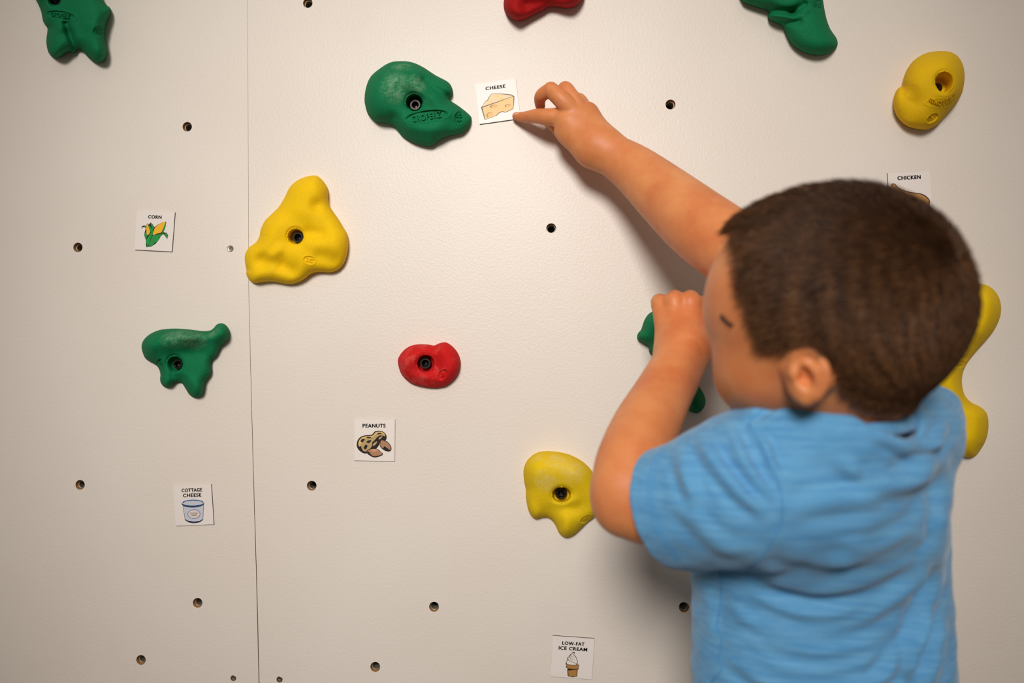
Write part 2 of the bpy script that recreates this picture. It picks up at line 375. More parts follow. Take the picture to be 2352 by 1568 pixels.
build_hold('climbing_hold', gm2, hd, (407.8, 836.3, 11.6, 17), [('SG', 361, 826.5, 369, 839.5, 5, .8)],
           'green hooked climbing hold below the corn card, left of the seam')
# small red hold
zr = lambda pts: Z(pts, 10.4524, 880, 760)
o4 = zr([(352, 740), (365, 650), (420, 550), (520, 440), (650, 360), (800, 322), (950, 316), (1100, 325), (1225, 345), (1330, 300), (1420, 275), (1500, 270), (1590, 310), (1700, 400), (1790, 520), (1840, 640), (1858, 760), (1840, 900), (1790, 1030), (1700, 1160), (1580, 1270), (1440, 1340), (1300, 1365), (1150, 1365), (980, 1345), (800, 1305), (650, 1245), (520, 1140), (430, 1020), (380, 890)])
rm = hold_mat('red_dusty', RED, RED2, (225, 120, 110), None, lo=.5)
hd = Hold(o4, 19, 26, [(930, 830, 960, 815, 18, 9), (1020, 805, 1040, 845, 18, 7), (998, 800, 1005, 850, 7, -4), (925, 870, 1010, 885, 5, -3)],
          (979, 835, 21, 976.6, 834.5, 16, 5), [(1017, 860.5, 8.2, 12.5, 35, 2.6)], step=1.25)
build_hold('climbing_hold', rm, hd, (976.8, 834.3, 12.6, 14), [('3', 1012, 865, 1021, 865, 9, 1.2)],
           'small red climbing hold above the peanuts card')
# yellow hold by the elbow
ze = lambda pts: Z(pts, 6.532, 1180, 1010)
o5 = ze([(145, 480), (165, 380), (215, 290), (310, 210), (420, 172), (550, 168), (700, 185), (850, 225), (1000, 300), (1110, 390), (1190, 490), (1260, 640), (1310, 800), (1330, 950), (1300, 1060), (1220, 1150), (1100, 1245), (1000, 1345), (900, 1430), (800, 1466), (730, 1445), (670, 1380), (630, 1290), (570, 1205), (500, 1165), (420, 1168), (335, 1185), (270, 1150), (220, 1060), (195, 950), (182, 850), (180, 740), (155, 620)])
ym2 = hold_mat('yellow_chalky', (222, 184, 10), (236, 200, 14), (226, 208, 150), [(W3(1253, 1105, .035), .018), (W3(1280, 1058, .03), .018), (W3(1315, 1080, .03), .02), (W3(1240, 1060, .02), .012)])
hd = Hold(o5, 26, 38, [(1240, 1080, 1310, 1085, 32, 14), (1215, 1170, 1230, 1185, 14, 5), (1300, 1215, 1302, 1190, 12, 5), (1250, 1175, 1345, 1165, 18, -6), (1290, 1150, 1320, 1150, 10, 4)],
          (1290, 1136, 22, 1289, 1134.5, 19, 6, .82), [(1345, 1192, 13, 6, -32, 2.2)], step=1.5)
build_hold('climbing_hold', ym2, hd, (1288.8, 1133.5, 13.2, 15), [('SG', 1338, 1197, 1352, 1188, 6, .9)],
           "chalk-dusted yellow climbing hold beside the boy's bent elbow")
# yellow hold, top right
zt = lambda pts: Z(pts, 6.8167, 2020, 90)
o6 = zt([(215, 1000), (225, 900), (260, 810), (310, 755), (355, 735), (370, 640), (400, 540), (450, 440), (530, 340), (640, 260), (760, 208), (900, 187), (1050, 187), (1150, 215), (1230, 270), (1290, 360), (1325, 470), (1335, 580), (1325, 700), (1300, 820), (1255, 920), (1200, 1010), (1100, 1130), (1010, 1230), (920, 1330), (830, 1385), (730, 1418), (620, 1412), (480, 1380), (370, 1320), (280, 1220), (230, 1110)])
ym3 = hold_mat('yellow_matt', (226, 178, 4), (236, 192, 6), (235, 205, 80))
hd = Hold(o6, 44, 52, [(2085, 235, 2075, 260, 26, -20), (2120, 280, 2150, 270, 30, -12), (2170, 150, 2190, 190, 30, 10), (2073, 195, 2073, 215, 6, -5)],
          (2170, 188, 22, 2157, 198, 15, 24, 1.12), [(2165, 237, 34, 9, 0, 0), (2141.5, 271.5, 14, 7, -38, 2.0)], step=1.5)
build_hold('climbing_hold', ym3, hd, (2154, 201, 11, 32), [('GROPERZ', 2135, 233, 2198, 222, 12, 1.2, 15), ('SM', 2133, 278, 2149, 266, 8, .7)],
           'rounded yellow climbing hold near the top right corner')
# green hold cut by the top edge, left
zl = lambda pts: Z(pts, 7.84, 50, 0)
o7 = zl([(200, -330), (420, -620), (700, -760), (1000, -740), (1250, -560), (1380, -300), (1420, -120), (1470, 0), (1530, 90), (1590, 140), (1605, 195), (1575, 290), (1540, 370), (1510, 480), (1495, 600), (1500, 700), (1525, 820), (1532, 940), (1510, 1040), (1450, 1110), (1370, 1133), (1290, 1110), (1200, 1040), (1110, 940), (1060, 895), (1020, 885), (980, 915), (930, 952), (890, 945), (850, 930), (780, 965), (700, 1020), (620, 1050), (550, 1030), (490, 960), (455, 860), (440, 740), (455, 600), (462, 510), (420, 450), (380, 370), (350, 220), (310, 110), (255, 0), (210, -150)])
gm3 = hold_mat('green_plain', GRN, GRN2, (60, 150, 110))
hd = Hold(o7, 25, 34, [(152, 55, 172, 110, 7, -13), (140, 62, 150, 60, 10, 6), (215, 60, 225, 110, 16, 6), (120, 95, 128, 120, 14, 4), (98, 5, 103, 50, 5, -6), (105, 0, 107, 50, 6, 4), (175, -40, 200, 20, 30, 8)],
          (124.5, -2, 15, 130, 0, 10, 6), [(139, 36, 31, 9.5, 8, 1.8), (225, 72.5, 10.5, 12.5, 12, 1.6)], step=1.4)
build_hold('climbing_hold', gm3, hd, (131.5, -.5, 9.5, 16), [('GROPERZ', 116, 37.5, 160, 43, 11, 1.2), ('SC', 217, 75, 233, 76, 8, 1.0)],
           'green climbing hold cut by the frame at the top left corner')
# red hold at the top edge
z8 = lambda pts: Z(pts, 9.8, 1130, 0)
o8 = z8([(262, 120), (270, 0), (330, -260), (520, -520), (900, -700), (1400, -720), (1850, -560), (2080, -280), (2090, -100), (2035, 0), (1960, 90), (1870, 150), (1770, 180), (1620, 182), (1480, 158), (1340, 148), (1260, 170), (1180, 220), (1000, 310), (820, 400), (700, 450), (590, 472), (500, 455), (400, 390), (320, 320), (275, 220)])
rm2 = hold_mat('red_plain', (150, 4, 6), (172, 10, 12), (200, 60, 50), lo=.6)
hd = Hold(o8, 30, 34, [(1210, 12, 1290, -8, 13, -12), (1165, 15, 1185, 30, 12, 4), (1250, -40, 1290, -30, 30, 12)], None, step=1.6)
build_hold('climbing_hold', rm2, hd, (1250, -40, 11, 38), (), 'dark red climbing hold cut by the top edge of the frame')
# green hold at the top edge, right
z9 = lambda pts: Z(pts, 7.84, 1660, 0)
o9 = z9([(335, 0), (440, 70), (600, 125), (760, 170), (810, 195), (825, 235), (808, 280), (825, 330), (930, 400), (1060, 460), (1100, 520), (1150, 630), (1200, 730), (1300, 840), (1450, 935), (1600, 985), (1750, 995), (1870, 975), (1980, 920), (2050, 850), (2072, 780), (2050, 690), (1990, 600), (1930, 505), (1870, 340), (1830, 150), (1805, 0), (1760, -200), (1600, -420), (1300, -560), (900, -560), (500, -420), (280, -200)])
hd = Hold(o9, 24, 36, [(1765, 22, 1820, 28, 7, -9), (1820, 28, 1848, 10, 7, -9), (1770, 36, 1825, 42, 6, 5), (1780, 52, 1835, 50, 7, -7), (1850, 20, 1860, -5, 9, 5), (1860, 60, 1890, 90, 26, 6), (1780, -10, 1820, 0, 20, 8)],
          None, [(1878.5, 12.5, 9.5, 11.5, 15, 1.6)], step=1.6)
build_hold('climbing_hold', hold_mat('green_plain_b', GRN, GRN2, (60, 150, 110)), hd, (1790, -30, 11, 36), [('SC', 1871.5, 15, 1886, 17, 8, .9)],
           'green climbing hold with drooping lobe at the top edge, above the yellow one')
# green hold under the left hand
z10 = lambda pts: Z(pts, 4.9, 1440, 640)
o10 = z10([(115, 640), (130, 605), (160, 570), (190, 480), (230, 410), (280, 370), (380, 300), (500, 250), (650, 240), (800, 280), (920, 380), (960, 520), (955, 700), (945, 850), (900, 890), (860, 950), (830, 1050), (800, 1130), (815, 1210), (860, 1290), (885, 1370), (870, 1440), (820, 1500), (770, 1513), (710, 1490), (650, 1440), (560, 1300), (470, 1140), (380, 960), (290, 855), (250, 820), (240, 760), (180, 720), (120, 680)])
hd = Hold(o10, 27, 30, [(1560, 730, 1600, 730, 50, 26), (1600, 920, 1598, 900, 16, 6)], None, step=1.8)
build_hold('climbing_hold', hold_mat('green_plain_c', GRN, GRN2, (60, 150, 110)), hd, (1570, 760, 11, 46), (), "green climbing hold gripped under the boy's left hand")
# yellow hold behind the head
z11 = lambda pts: Z(pts, 3.41, 2140, 620)
o11 = z11([(330, 180), (360, 118), (410, 112), (470, 140), (520, 200), (543, 280), (535, 370), (490, 470), (420, 560), (340, 650), (270, 745), (240, 830), (240, 910), (260, 980), (310, 1035), (380, 1070), (430, 1120), (445, 1200), (435, 1300), (400, 1380), (350, 1450), (300, 1470), (240, 1450), (190, 1385), (100, 1260), (20, 1100), (-40, 900), (-20, 700), (100, 500), (220, 330)])
hd = Hold(o11, 26, 32, [(2270, 700, 2250, 760, 24, 12), (2170, 850, 2200, 900, 20, 8), (2190, 822, 2225, 822, 7, -5), (2230, 1000, 2240, 960, 26, 8)],
          None, [(2197, 836, 22, 8, -4, 1.8), (2248, 1030, 12, 6, -55, 2)], step=1.7)
build_hold('climbing_hold', hold_mat('yellow_long', (230, 186, 2), (240, 198, 4), (235, 205, 80)), hd, (2190, 780, 11, 34), [('GROPERZ', 2180, 841, 2215, 837, 9, 1.0)],
           "long curvy yellow climbing hold behind the boy's head and shoulder")

# ------------------------------------------------------------------ picture cards
PM = {}
def pm(c):
    if c not in PM: PM[c] = mat('print_%d_%d_%d' % c, c, .5, .3)
    return PM[c]
M_card = mat('card_white', (240, 229, 222), .4, .4); M_back = mat('magnet_backing', (58, 48, 46), .7, .3)
class Card:
    def __init__(s, corners, zoom, label, title, back_show=(0, 0)):
        s.c, s.z = corners, zoom; ctr = np.mean(corners, 0); s.root = empty('picture_card', P(ctr[0], ctr[1], 0)); tag(s.root, label, 'magnet card', 'picture cards on the wall')
        c = np.array(corners); dx, dy = back_show
        def slab(name, cc, h0, h1, mt):
            a = PN(cc, h1); b = a.copy(); b[:, 1] = -h0
            o = obj(name, np.vstack([a, b]), [(0, 1, 2, 3), (7, 6, 5, 4)]+[(i, i+4, (i+1) % 4+4, (i+1) % 4) for i in range(4)], mt, s.root, False); flip_out(o)
        slab('printed_face', c, .0012, .0019, M_card)
        slab('magnet_backing', c+np.array([dx, dy]), 0, .0013, M_back)
        s.layers = []; s.k = 0
    def px(s, pts): z, ox, oy = s.z; return np.array(pts, float)/z+np.array([ox, oy])
    def add(s, pts2d, faces, col): s.layers.append((np.asarray(pts2d, float), faces, col, .00195+.00001*s.k)); s.k += 1
    def poly(s, pts, col, smooth=True):
        q = s.px(smooth_closed(pts, 5) if smooth else pts)
        from mathutils.geometry import tessellate_polygon
        tr = tessellate_polygon([[Vector((a, b, 0)) for a, b in q]]); s.add(q, [tuple(t) for t in tr], col)
    def stroke(s, pts, wd, col, closed=False, smooth=True):
        p = np.array(pts, float)
        if smooth:
            q = smooth_closed(p, 6); q = q if closed else q[:(len(p)-1)*6+1]
            if not closed:    # open spline: drop the wrapped ends
                q[0:6] = p[0]+(p[1]-p[0])*np.linspace(0, 5/6, 6)[:, None]; q[-7:-1] = p[-2]+(p[-1]-p[-2])*np.linspace(0, 5/6, 6)[:, None]; q[-1] = p[-1]
            p = q
        if closed: p = np.vstack([p, p[:1]])
        t = np.gradient(p, axis=0); t /= np.maximum(np.linalg.norm(t, axis=1), 1e-9)[:, None]; nr = np.stack([-t[:, 1], t[:, 0]], 1)
        wd = np.broadcast_to(np.interp(np.linspace(0, 1, len(p)), np.linspace(0, 1, np.size(wd)), np.atleast_1d(wd)), len(p))[:, None]
        q = s.px(np.vstack([p+nr*wd/2, p-nr*wd/2])); n = len(p); s.add(q, [(i, i+1, i+1+n, i+n) for i in range(n-1)], col)
    def ell(s, cx, cy, a, b, deg, col):
        pts = []
        for k in range(24):
            t = 2*math.pi*k/24; x, y = a*math.cos(t), b*math.sin(t); r = math.radians(deg)
            pts.append((cx+x*math.cos(r)-y*math.sin(r), cy+x*math.sin(r)+y*math.cos(r)))
        s.poly(pts, col, False)
    def ering(s, cx, cy, a, b, deg, wd, col):
        pts = []
        for k in range(32):
            t = 2*math.pi*k/32; x, y = a*math.cos(t), b*math.sin(t); r = math.radians(deg)
            pts.append((cx+x*math.cos(r)-y*math.sin(r), cy+x*math.sin(r)+y*math.cos(r)))
        s.stroke(pts, wd, col, True, False)
    def flush(s, name):
        V, Fc, mats, mi = [], [], [], []
        for q, fs, col, h in s.layers:
            n = len(V); vs = PN(q, h); V += vs.tolist(); m_ = pm(col)
            if m_ not in mats: mats.append(m_)
            k = mats.index(m_)
            for f in fs:
                a, b, c = (Vector(vs[f[i]]) for i in range(3))
                if (b-a).cross(c-a).y > 0: f = f[::-1]
                Fc.append(tuple(i+n for i in f)); mi.append(k)
        obj(name, V, Fc, mats, s.root, False, mi); s.layers = []
    def title(s, txt, x1, y1, x2, y2, ch, col, name='printed_title', bold=.01):
        vs, tf = text_mesh(txt, bold); b = np.array([x1, y1], float); e = np.array([x2, y2])-b; nrm = np.array([e[1], -e[0]])/np.linalg.norm(e)*ch
        q = s.px(b+vs[:, :1]*e+vs[:, 1:]*nrm); w_ = ch/s.z[0]*.05
        for dx, dy in ((-1, 0), (1, 0), (-.5, .6), (.5, -.6), (0, 0)): s.add(q+np.array([dx, dy])*w_, tf, col); s.k -= 1
        s.k += 1
        if name: s.flush(name)
K = (34, 26, 24)
c = Card([(1090.4, 193.6), (1184, 179.5), (1196, 271.6), (1101.7, 284.8)], (12.06, 1080, 170), "white CHEESE picture card touched by the boy's fingertip", 'CHEESE', (.3, .8))
G1 = (105, 84, 72)
c.title('CHEESE', 432, 450, 978, 378, 92, G1)
c.poly([(345, 935), (1190, 615), (1205, 620), (1185, 962), (990, 1050), (900, 1040), (800, 1075), (720, 1150), (410, 1262)], (253, 209, 142), False)
c.poly([(310, 922), (410, 770), (470, 735), (510, 655), (585, 550), (800, 548), (1020, 560), (1150, 580), (1205, 612), (350, 935)], (248, 218, 176), False)
for e in ((742, 612, 80, 26, -6, (250, 214, 128)), (862, 690, 70, 34, -22, (250, 214, 128)), (543, 768, 52, 22, -24, (250, 214, 128)), (660, 898, 100, 40, -4, (242, 192, 128)), (1048, 878, 82, 40, -4, (242, 192, 128)), (545, 1122, 92, 56, -38, (242, 192, 128))): c.ell(*e)
c.stroke([(305, 928), (760, 770), (1195, 612)], [26, 18, 7], G1, smooth=False); c.stroke([(318, 925), (410, 1262)], [36, 18], G1, smooth=False)
c.stroke([(305, 925), (410, 770), (470, 735), (500, 690), (515, 650), (585, 550)], [5, 8, 16, 18, 14, 8], G1); c.stroke([(585, 550), (800, 548), (1020, 562), (1150, 585), (1208, 620)], [8, 12, 20, 24, 24], G1)
c.stroke([(1212, 615), (1208, 760), (1188, 962)], [24, 20, 12], G1); c.stroke([(1188, 962), (990, 1052), (900, 1040), (800, 1072), (720, 1150)], [12, 12, 16, 18, 14], G1); c.stroke([(720, 1150), (410, 1262)], [8, 5], G1, smooth=False)
c.stroke([(590, 932), (560, 905), (600, 870), (680, 856), (755, 866)], [14, 22, 10, 6, 4], G1); c.stroke([(990, 915), (968, 885), (1000, 850), (1060, 835), (1120, 846)], [12, 18, 9, 6, 4], G1); c.stroke([(485, 1190), (458, 1150), (500, 1080), (560, 1050), (610, 1055)], [16, 20, 10, 6, 4], G1)
c.flush('printed_picture')
c = Card([(314.5, 483.2), (401.5, 486.7), (394.5, 577.5), (308.9, 573)], (7.127, 290, 460), 'white CORN picture card above the hooked green hold', 'CORN', (.8, .8))
GR, YL = (38, 150, 68), (247, 184, 42)
c.title('CORN', 360, 296, 575, 304, 56, K)
c.poly([(322, 650), (295, 580), (300, 520), (325, 450), (330, 400), (345, 372), (370, 395), (400, 360), (435, 395), (460, 440), (520, 395), (590, 360), (655, 350), (645, 430), (610, 520), (660, 530), (685, 570), (672, 635), (640, 590), (612, 552), (560, 590), (530, 650), (480, 710), (410, 755), (325, 768), (322, 700)], K, False)
c.poly([(245, 464), (258, 425), (290, 410), (322, 415), (325, 455), (300, 435), (270, 440)], K, False); c.poly([(290, 425), (318, 425), (322, 455), (300, 445)], GR, False)
c.poly([(335, 460), (328, 500), (306, 530), (300, 590), (320, 640), (338, 600), (345, 570)], GR); c.poly([(335, 395), (352, 385), (366, 440), (388, 500), (382, 540), (342, 568), (330, 480)], YL)
c.poly([(405, 370), (440, 410), (450, 460), (432, 485), (420, 440), (405, 400)], GR); c.poly([(368, 410), (395, 430), (428, 485), (400, 520), (380, 470), (365, 440)], GR)
c.poly([(450, 500), (470, 450), (530, 395), (590, 365), (638, 356), (620, 420), (600, 470), (570, 525), (500, 545), (435, 565)], YL)
c.poly([(648, 360), (645, 420), (610, 520), (585, 530), (605, 480), (625, 400)], GR); c.poly([(430, 490), (440, 520), (405, 610), (362, 735), (330, 700), (328, 650), (370, 580)], GR)
c.poly([(435, 575), (520, 558), (610, 545), (550, 590), (470, 690), (420, 740), (370, 735), (400, 650)], GR); c.poly([(555, 600), (530, 650), (470, 690), (500, 640)], GR); c.poly([(625, 540), (660, 545), (675, 580), (668, 620)], GR)
c.poly([(330, 735), (352, 742), (390, 752), (332, 766)], GR, False); c.flush('printed_picture')
c = Card([(813.9, 961.4), (907.2, 963.4), (906.2, 1058.8), (813.8, 1057.1)], (11.2, 780, 940), 'white PEANUTS picture card under the small red hold', 'PEANUTS', (.3, .3))
c.title('PEANUTS', 595, 466, 1180, 466, 95, K)
T1, T2, B1, B2 = (188, 158, 108), (222, 190, 118), (178, 130, 98), (212, 152, 116)
c.poly([(440, 900), (465, 790), (550, 700), (660, 665), (800, 652), (850, 630), (900, 570), (970, 550), (1080, 555), (1170, 610), (1210, 700), (1180, 800), (1060, 800), (1020, 900), (950, 1000), (800, 1050), (700, 1130), (600, 1120), (500, 1050), (450, 970)], K)
c.poly([(480, 880), (500, 800), (580, 715), (700, 685), (850, 670), (920, 590), (1000, 572), (1100, 580), (1165, 640), (1172, 690), (1110, 672), (1040, 668), (960, 720), (900, 790), (840, 850), (835, 930), (790, 1000), (700, 1080), (620, 1070), (575, 1020), (550, 945), (500, 955)], T1)
c.poly([(485, 880), (500, 800), (580, 720), (700, 690), (640, 760), (570, 860), (520, 945), (495, 940)], T2); c.poly([(850, 668), (925, 592), (1010, 574), (1100, 585), (1160, 640), (1080, 620), (960, 625), (850, 712), (740, 700)], T2)
for q in ([(535, 815), (570, 765), (620, 750), (655, 775), (615, 815), (580, 855)], [(685, 725), (720, 706), (790, 706), (822, 735), (750, 742)], [(682, 835), (730, 800), (800, 785), (818, 805), (780, 850), (735, 872)], [(617, 990), (645, 930), (685, 900), (722, 935), (700, 990), (665, 1032), (635, 1015)], [(965, 620), (1000, 600), (1060, 598), (1102, 622), (1040, 628), (990, 645)]): c.poly(q, K, False)
c.poly([(1000, 735), (1060, 700), (1105, 668), (1100, 705), (1060, 750), (1020, 778)], T1, False); c.poly([(850, 900), (900, 850), (958, 815), (965, 850), (920, 910), (870, 945)], T1, False)
c.poly([(1030, 900), (1060, 780), (1130, 785), (1230, 830), (1310, 920), (1335, 1010), (1300, 1075), (1200, 1075), (1100, 1020), (1045, 960)], K); c.poly([(1045, 890), (1075, 795), (1160, 815), (1240, 860), (1300, 940), (1312, 1010), (1285, 1040), (1220, 990), (1150, 950), (1115, 1000), (1060, 950)], B1)
c.poly([(690, 1110), (710, 1050), (800, 1005), (920, 1000), (1010, 1040), (1070, 1095), (1112, 1130), (1095, 1180), (1010, 1215), (900, 1235), (790, 1195)], K); c.poly([(712, 1085), (760, 1035), (860, 1018), (960, 1030), (1030, 1075), (1090, 1125), (1080, 1160), (980, 1190), (870, 1198), (800, 1150), (760, 1090)], B1)
c.ell(895, 1050, 90, 34, 0, B2); c.flush('printed_picture')
c = Card([(397.7, 1114.3), (484.6, 1111.4), (490.8, 1203.8), (403.7, 1207.4)], (11.2, 380, 1090), 'white COTTAGE CHEESE picture card left of the seam', 'COTTAGE', (.8, .2))
c.title('COTTAGE', 420, 448, 942, 428, 88, K, None); c.title('CHEESE', 458, 578, 922, 558, 88, K)
BL, BD, GY = (44, 92, 150), (26, 40, 78), (204, 204, 212)
c.poly([(440, 770), (990, 760), (968, 1140), (900, 1205), (730, 1235), (570, 1200), (500, 1140)], K, False); c.poly([(450, 780), (980, 770), (958, 1140), (890, 1185), (730, 1205), (580, 1180), (510, 1140)], GY, False)
c.stroke([(500, 1148), (590, 1205), (730, 1228), (880, 1205), (968, 1145)], [22, 30, 32, 30, 22], BD)
c.ell(706, 735, 292, 106, -1, K); c.ell(706, 742, 290, 100, -1, BD); c.stroke([(430, 750), (560, 800), (706, 815), (860, 800), (985, 745)], 16, BL); c.ell(706, 712, 284, 80, -1, (216, 222, 230)); c.ell(706, 708, 270, 66, -1, BL); c.ell(706, 728, 250, 64, -1, GY)
c.ell(732, 1010, 165, 122, 0, (90, 112, 170)); c.ell(732, 1010, 150, 107, 0, (232, 216, 206)); c.title('COTTAGE', 630, 1010, 828, 1006, 34, (160, 130, 120), None, 0); c.title('CHEESE', 650, 1058, 806, 1056, 34, (160, 130, 120), None, 0); c.flush('printed_picture')
c = Card([(1269.6, 1459.8), (1365.7, 1466.6), (1359.3, 1560), (1264.5, 1553)], (12.25, 1240, 1440), 'white LOW-FAT ICE CREAM picture card at the bottom edge', 'ICE', (0, -.8))
c.title('LOW-FAT', 632, 490, 1250, 528, 95, K, None); c.title('ICE CREAM', 530, 625, 1325, 680, 95, K)
CN, W_ = (178, 128, 70), (238, 226, 218)
c.poly([(770, 1170), (1065, 1180), (1052, 1385), (920, 1408), (785, 1375)], K, False); c.poly([(795, 1215), (1045, 1195), (1035, 1375), (920, 1388), (808, 1365)], CN, False)
c.poly([(708, 1030), (740, 1008), (900, 1050), (1070, 1042), (1110, 1060), (1100, 1090), (1082, 1140), (1105, 1165), (1075, 1190), (940, 1195), (800, 1170), (728, 1130), (730, 1110), (752, 1090), (745, 1055)], K, False); c.poly([(722, 1032), (745, 1020), (900, 1066), (1070, 1055), (1098, 1065), (1085, 1090), (1066, 1140), (1090, 1165), (1070, 1178), (940, 1182), (800, 1155), (742, 1122), (770, 1100), (762, 1050)], CN, False)
c.poly([(755, 1035), (748, 960), (775, 910), (770, 860), (815, 820), (850, 770), (890, 750), (910, 710), (950, 692), (985, 720), (975, 745), (950, 715), (935, 740), (970, 780), (1020, 830), (1040, 900), (1068, 960), (1050, 1040), (960, 1072), (850, 1062)], K); c.poly([(768, 1030), (760, 965), (790, 915), (785, 865), (830, 830), (862, 785), (900, 760), (920, 720), (935, 708), (925, 745), (960, 790), (1008, 838), (1028, 905), (1055, 960), (1040, 1032), (960, 1058), (850, 1048)], W_)
for q, wd in (([(850, 770), (900, 830), (1020, 845)], [14, 8, 5]), ([(815, 825), (880, 885), (985, 925)], [20, 10, 4]), ([(780, 880), (830, 950), (900, 990)], [20, 12, 4]), ([(850, 905), (930, 985), (1050, 1030)], [5, 10, 14])): c.stroke(q, wd, K)
c.flush('printed_picture')
c = Card([(2038.7, 397.6), (2135.2, 392.2), (2143, 490), (2046, 496)], (16.8, 2020, 380), "white CHICKEN picture card half hidden behind the boy's head", 'CHICKEN', (-.8, 0))
c.title('CHICKEN', 705, 560, 1590, 515, 145, K)
BR = (196, 142, 84)
c.poly([(455, 800), (480, 710), (560, 690), (640, 740), (740, 850), (900, 930), (1200, 1020), (1600, 1080), (1830, 1200), (1950, 1400), (1800, 1650), (1300, 1750), (900, 1600), (600, 1200), (560, 900)], K); c.poly([(485, 800), (500, 735), (560, 715), (625, 765), (730, 880), (900, 960), (1200, 1050), (1580, 1110), (1800, 1225), (1910, 1400), (1770, 1620), (1300, 1720), (920, 1580), (630, 1200), (590, 900)], BR)
c.flush('printed_picture')

# ------------------------------------------------------------------ the boy: smooth bodies from blended volumes
def smin(a, b, k):
    if k <= 0: return np.minimum(a, b)
    h = np.maximum(k-np.abs(a-b), 0)/k; return np.minimum(a, b)-h*h*k*.25
def smax(a, b, k): return -smin(-a, -b, k)
class Cap:      # tapered capsule
    def __init__(s, a, b, ra, rb, k=.008, op='u', sq=None):
        s.a, s.b, s.ra, s.rb, s.k, s.op = np.array(a, float), np.array(b, float), ra, rb, k, op; s.sq = sq
    def bounds(s):
        q = 1 if not s.sq else max(1, max(s.sq))
        return np.minimum(s.a-s.ra*q, s.b-s.rb*q), np.maximum(s.a+s.ra*q, s.b+s.rb*q)
    def f(s, X, Y, Zz):
        sx, sy, sz = s.sq or (1, 1, 1)
        ab = (s.b-s.a)/np.array([sx, sy, sz]); L = max((ab**2).sum(), 1e-12)
        x, y, z = (X-s.a[0])/sx, (Y-s.a[1])/sy, (Zz-s.a[2])/sz
        t = np.clip((x*ab[0]+y*ab[1]+z*ab[2])/L, 0, 1)
        d = np.sqrt((x-t*ab[0])**2+(y-t*ab[1])**2+(z-t*ab[2])**2)-(s.ra+(s.rb-s.ra)*t)
        return d*min(sx, sy, sz, 1) if s.sq else d
class Ell:      # ellipsoid with a rotated frame
    def __init__(s, c, r, ax=None, k=.008, op='u'):
        s.c, s.r, s.k, s.op = np.array(c, float), np.array(r, float), k, op; s.A = np.eye(3) if ax is None else np.array(ax, float)
    def bounds(s):
        e = np.sqrt(((s.A*s.r[:, None])**2).sum(0)); return s.c-e, s.c+e
    def f(s, X, Y, Zz):
        x, y, z = X-s.c[0], Y-s.c[1], Zz-s.c[2]
        q = [(x*a[0]+y*a[1]+z*a[2]) for a in s.A]
        k0 = np.sqrt(sum((qi/ri)**2 for qi, ri in zip(q, s.r))); k1 = np.sqrt(sum((qi/ri**2)**2 for qi, ri in zip(q, s.r)))
        return k0*(k0-1)/np.maximum(k1, 1e-9)
class Chain:    # one smooth tapered limb through many joints
    def __init__(s, pts, k=.008, n=5):
        q = np.array([list(P(*p[:3]))+[M(p[3], *p[:3])] for p in pts]); out = []
        e = np.vstack([2*q[0]-q[1], q, 2*q[-1]-q[-2]])
        for i in range(1, len(e)-2):
            p0, p1, p2, p3 = e[i-1], e[i], e[i+1], e[i+2]
            for j in range(n):
                t = j/n; out.append(.5*((2*p1)+(-p0+p2)*t+(2*p0-5*p1+4*p2-p3)*t*t+(-p0+3*p1-3*p2+p3)*t**3))
        out.append(q[-1]); s.q = np.array(out); s.k, s.op = k, 'u'
    def bounds(s): return (s.q[:, :3]-s.q[:, 3:]).min(0), (s.q[:, :3]+s.q[:, 3:]).max(0)
    def f(s, X, Y, Zz):
        v = None
        for a, b in zip(s.q, s.q[1:]):
            ab = b[:3]-a[:3]; L = max((ab**2).sum(), 1e-12); x, y, z = X-a[0], Y-a[1], Zz-a[2]
            t = np.clip((x*ab[0]+y*ab[1]+z*ab[2])/L, 0, 1)
            d = np.sqrt((x-t*ab[0])**2+(y-t*ab[1])**2+(z-t*ab[2])**2)-(a[3]+(b[3]-a[3])*t)
            v = d if v is None else np.minimum(v, d)
        return v
def combine(v, p, d):
    if p.op == 'u': return smin(v, d, p.k)
    return smax(v, -d, p.k)
def evalp(prims, pts):
    X, Y, Zz = pts[..., 0], pts[..., 1], pts[..., 2]; v = np.full(X.shape, 1.0)
    for p in prims: v = combine(v, p, p.f(X, Y, Zz))
    return v
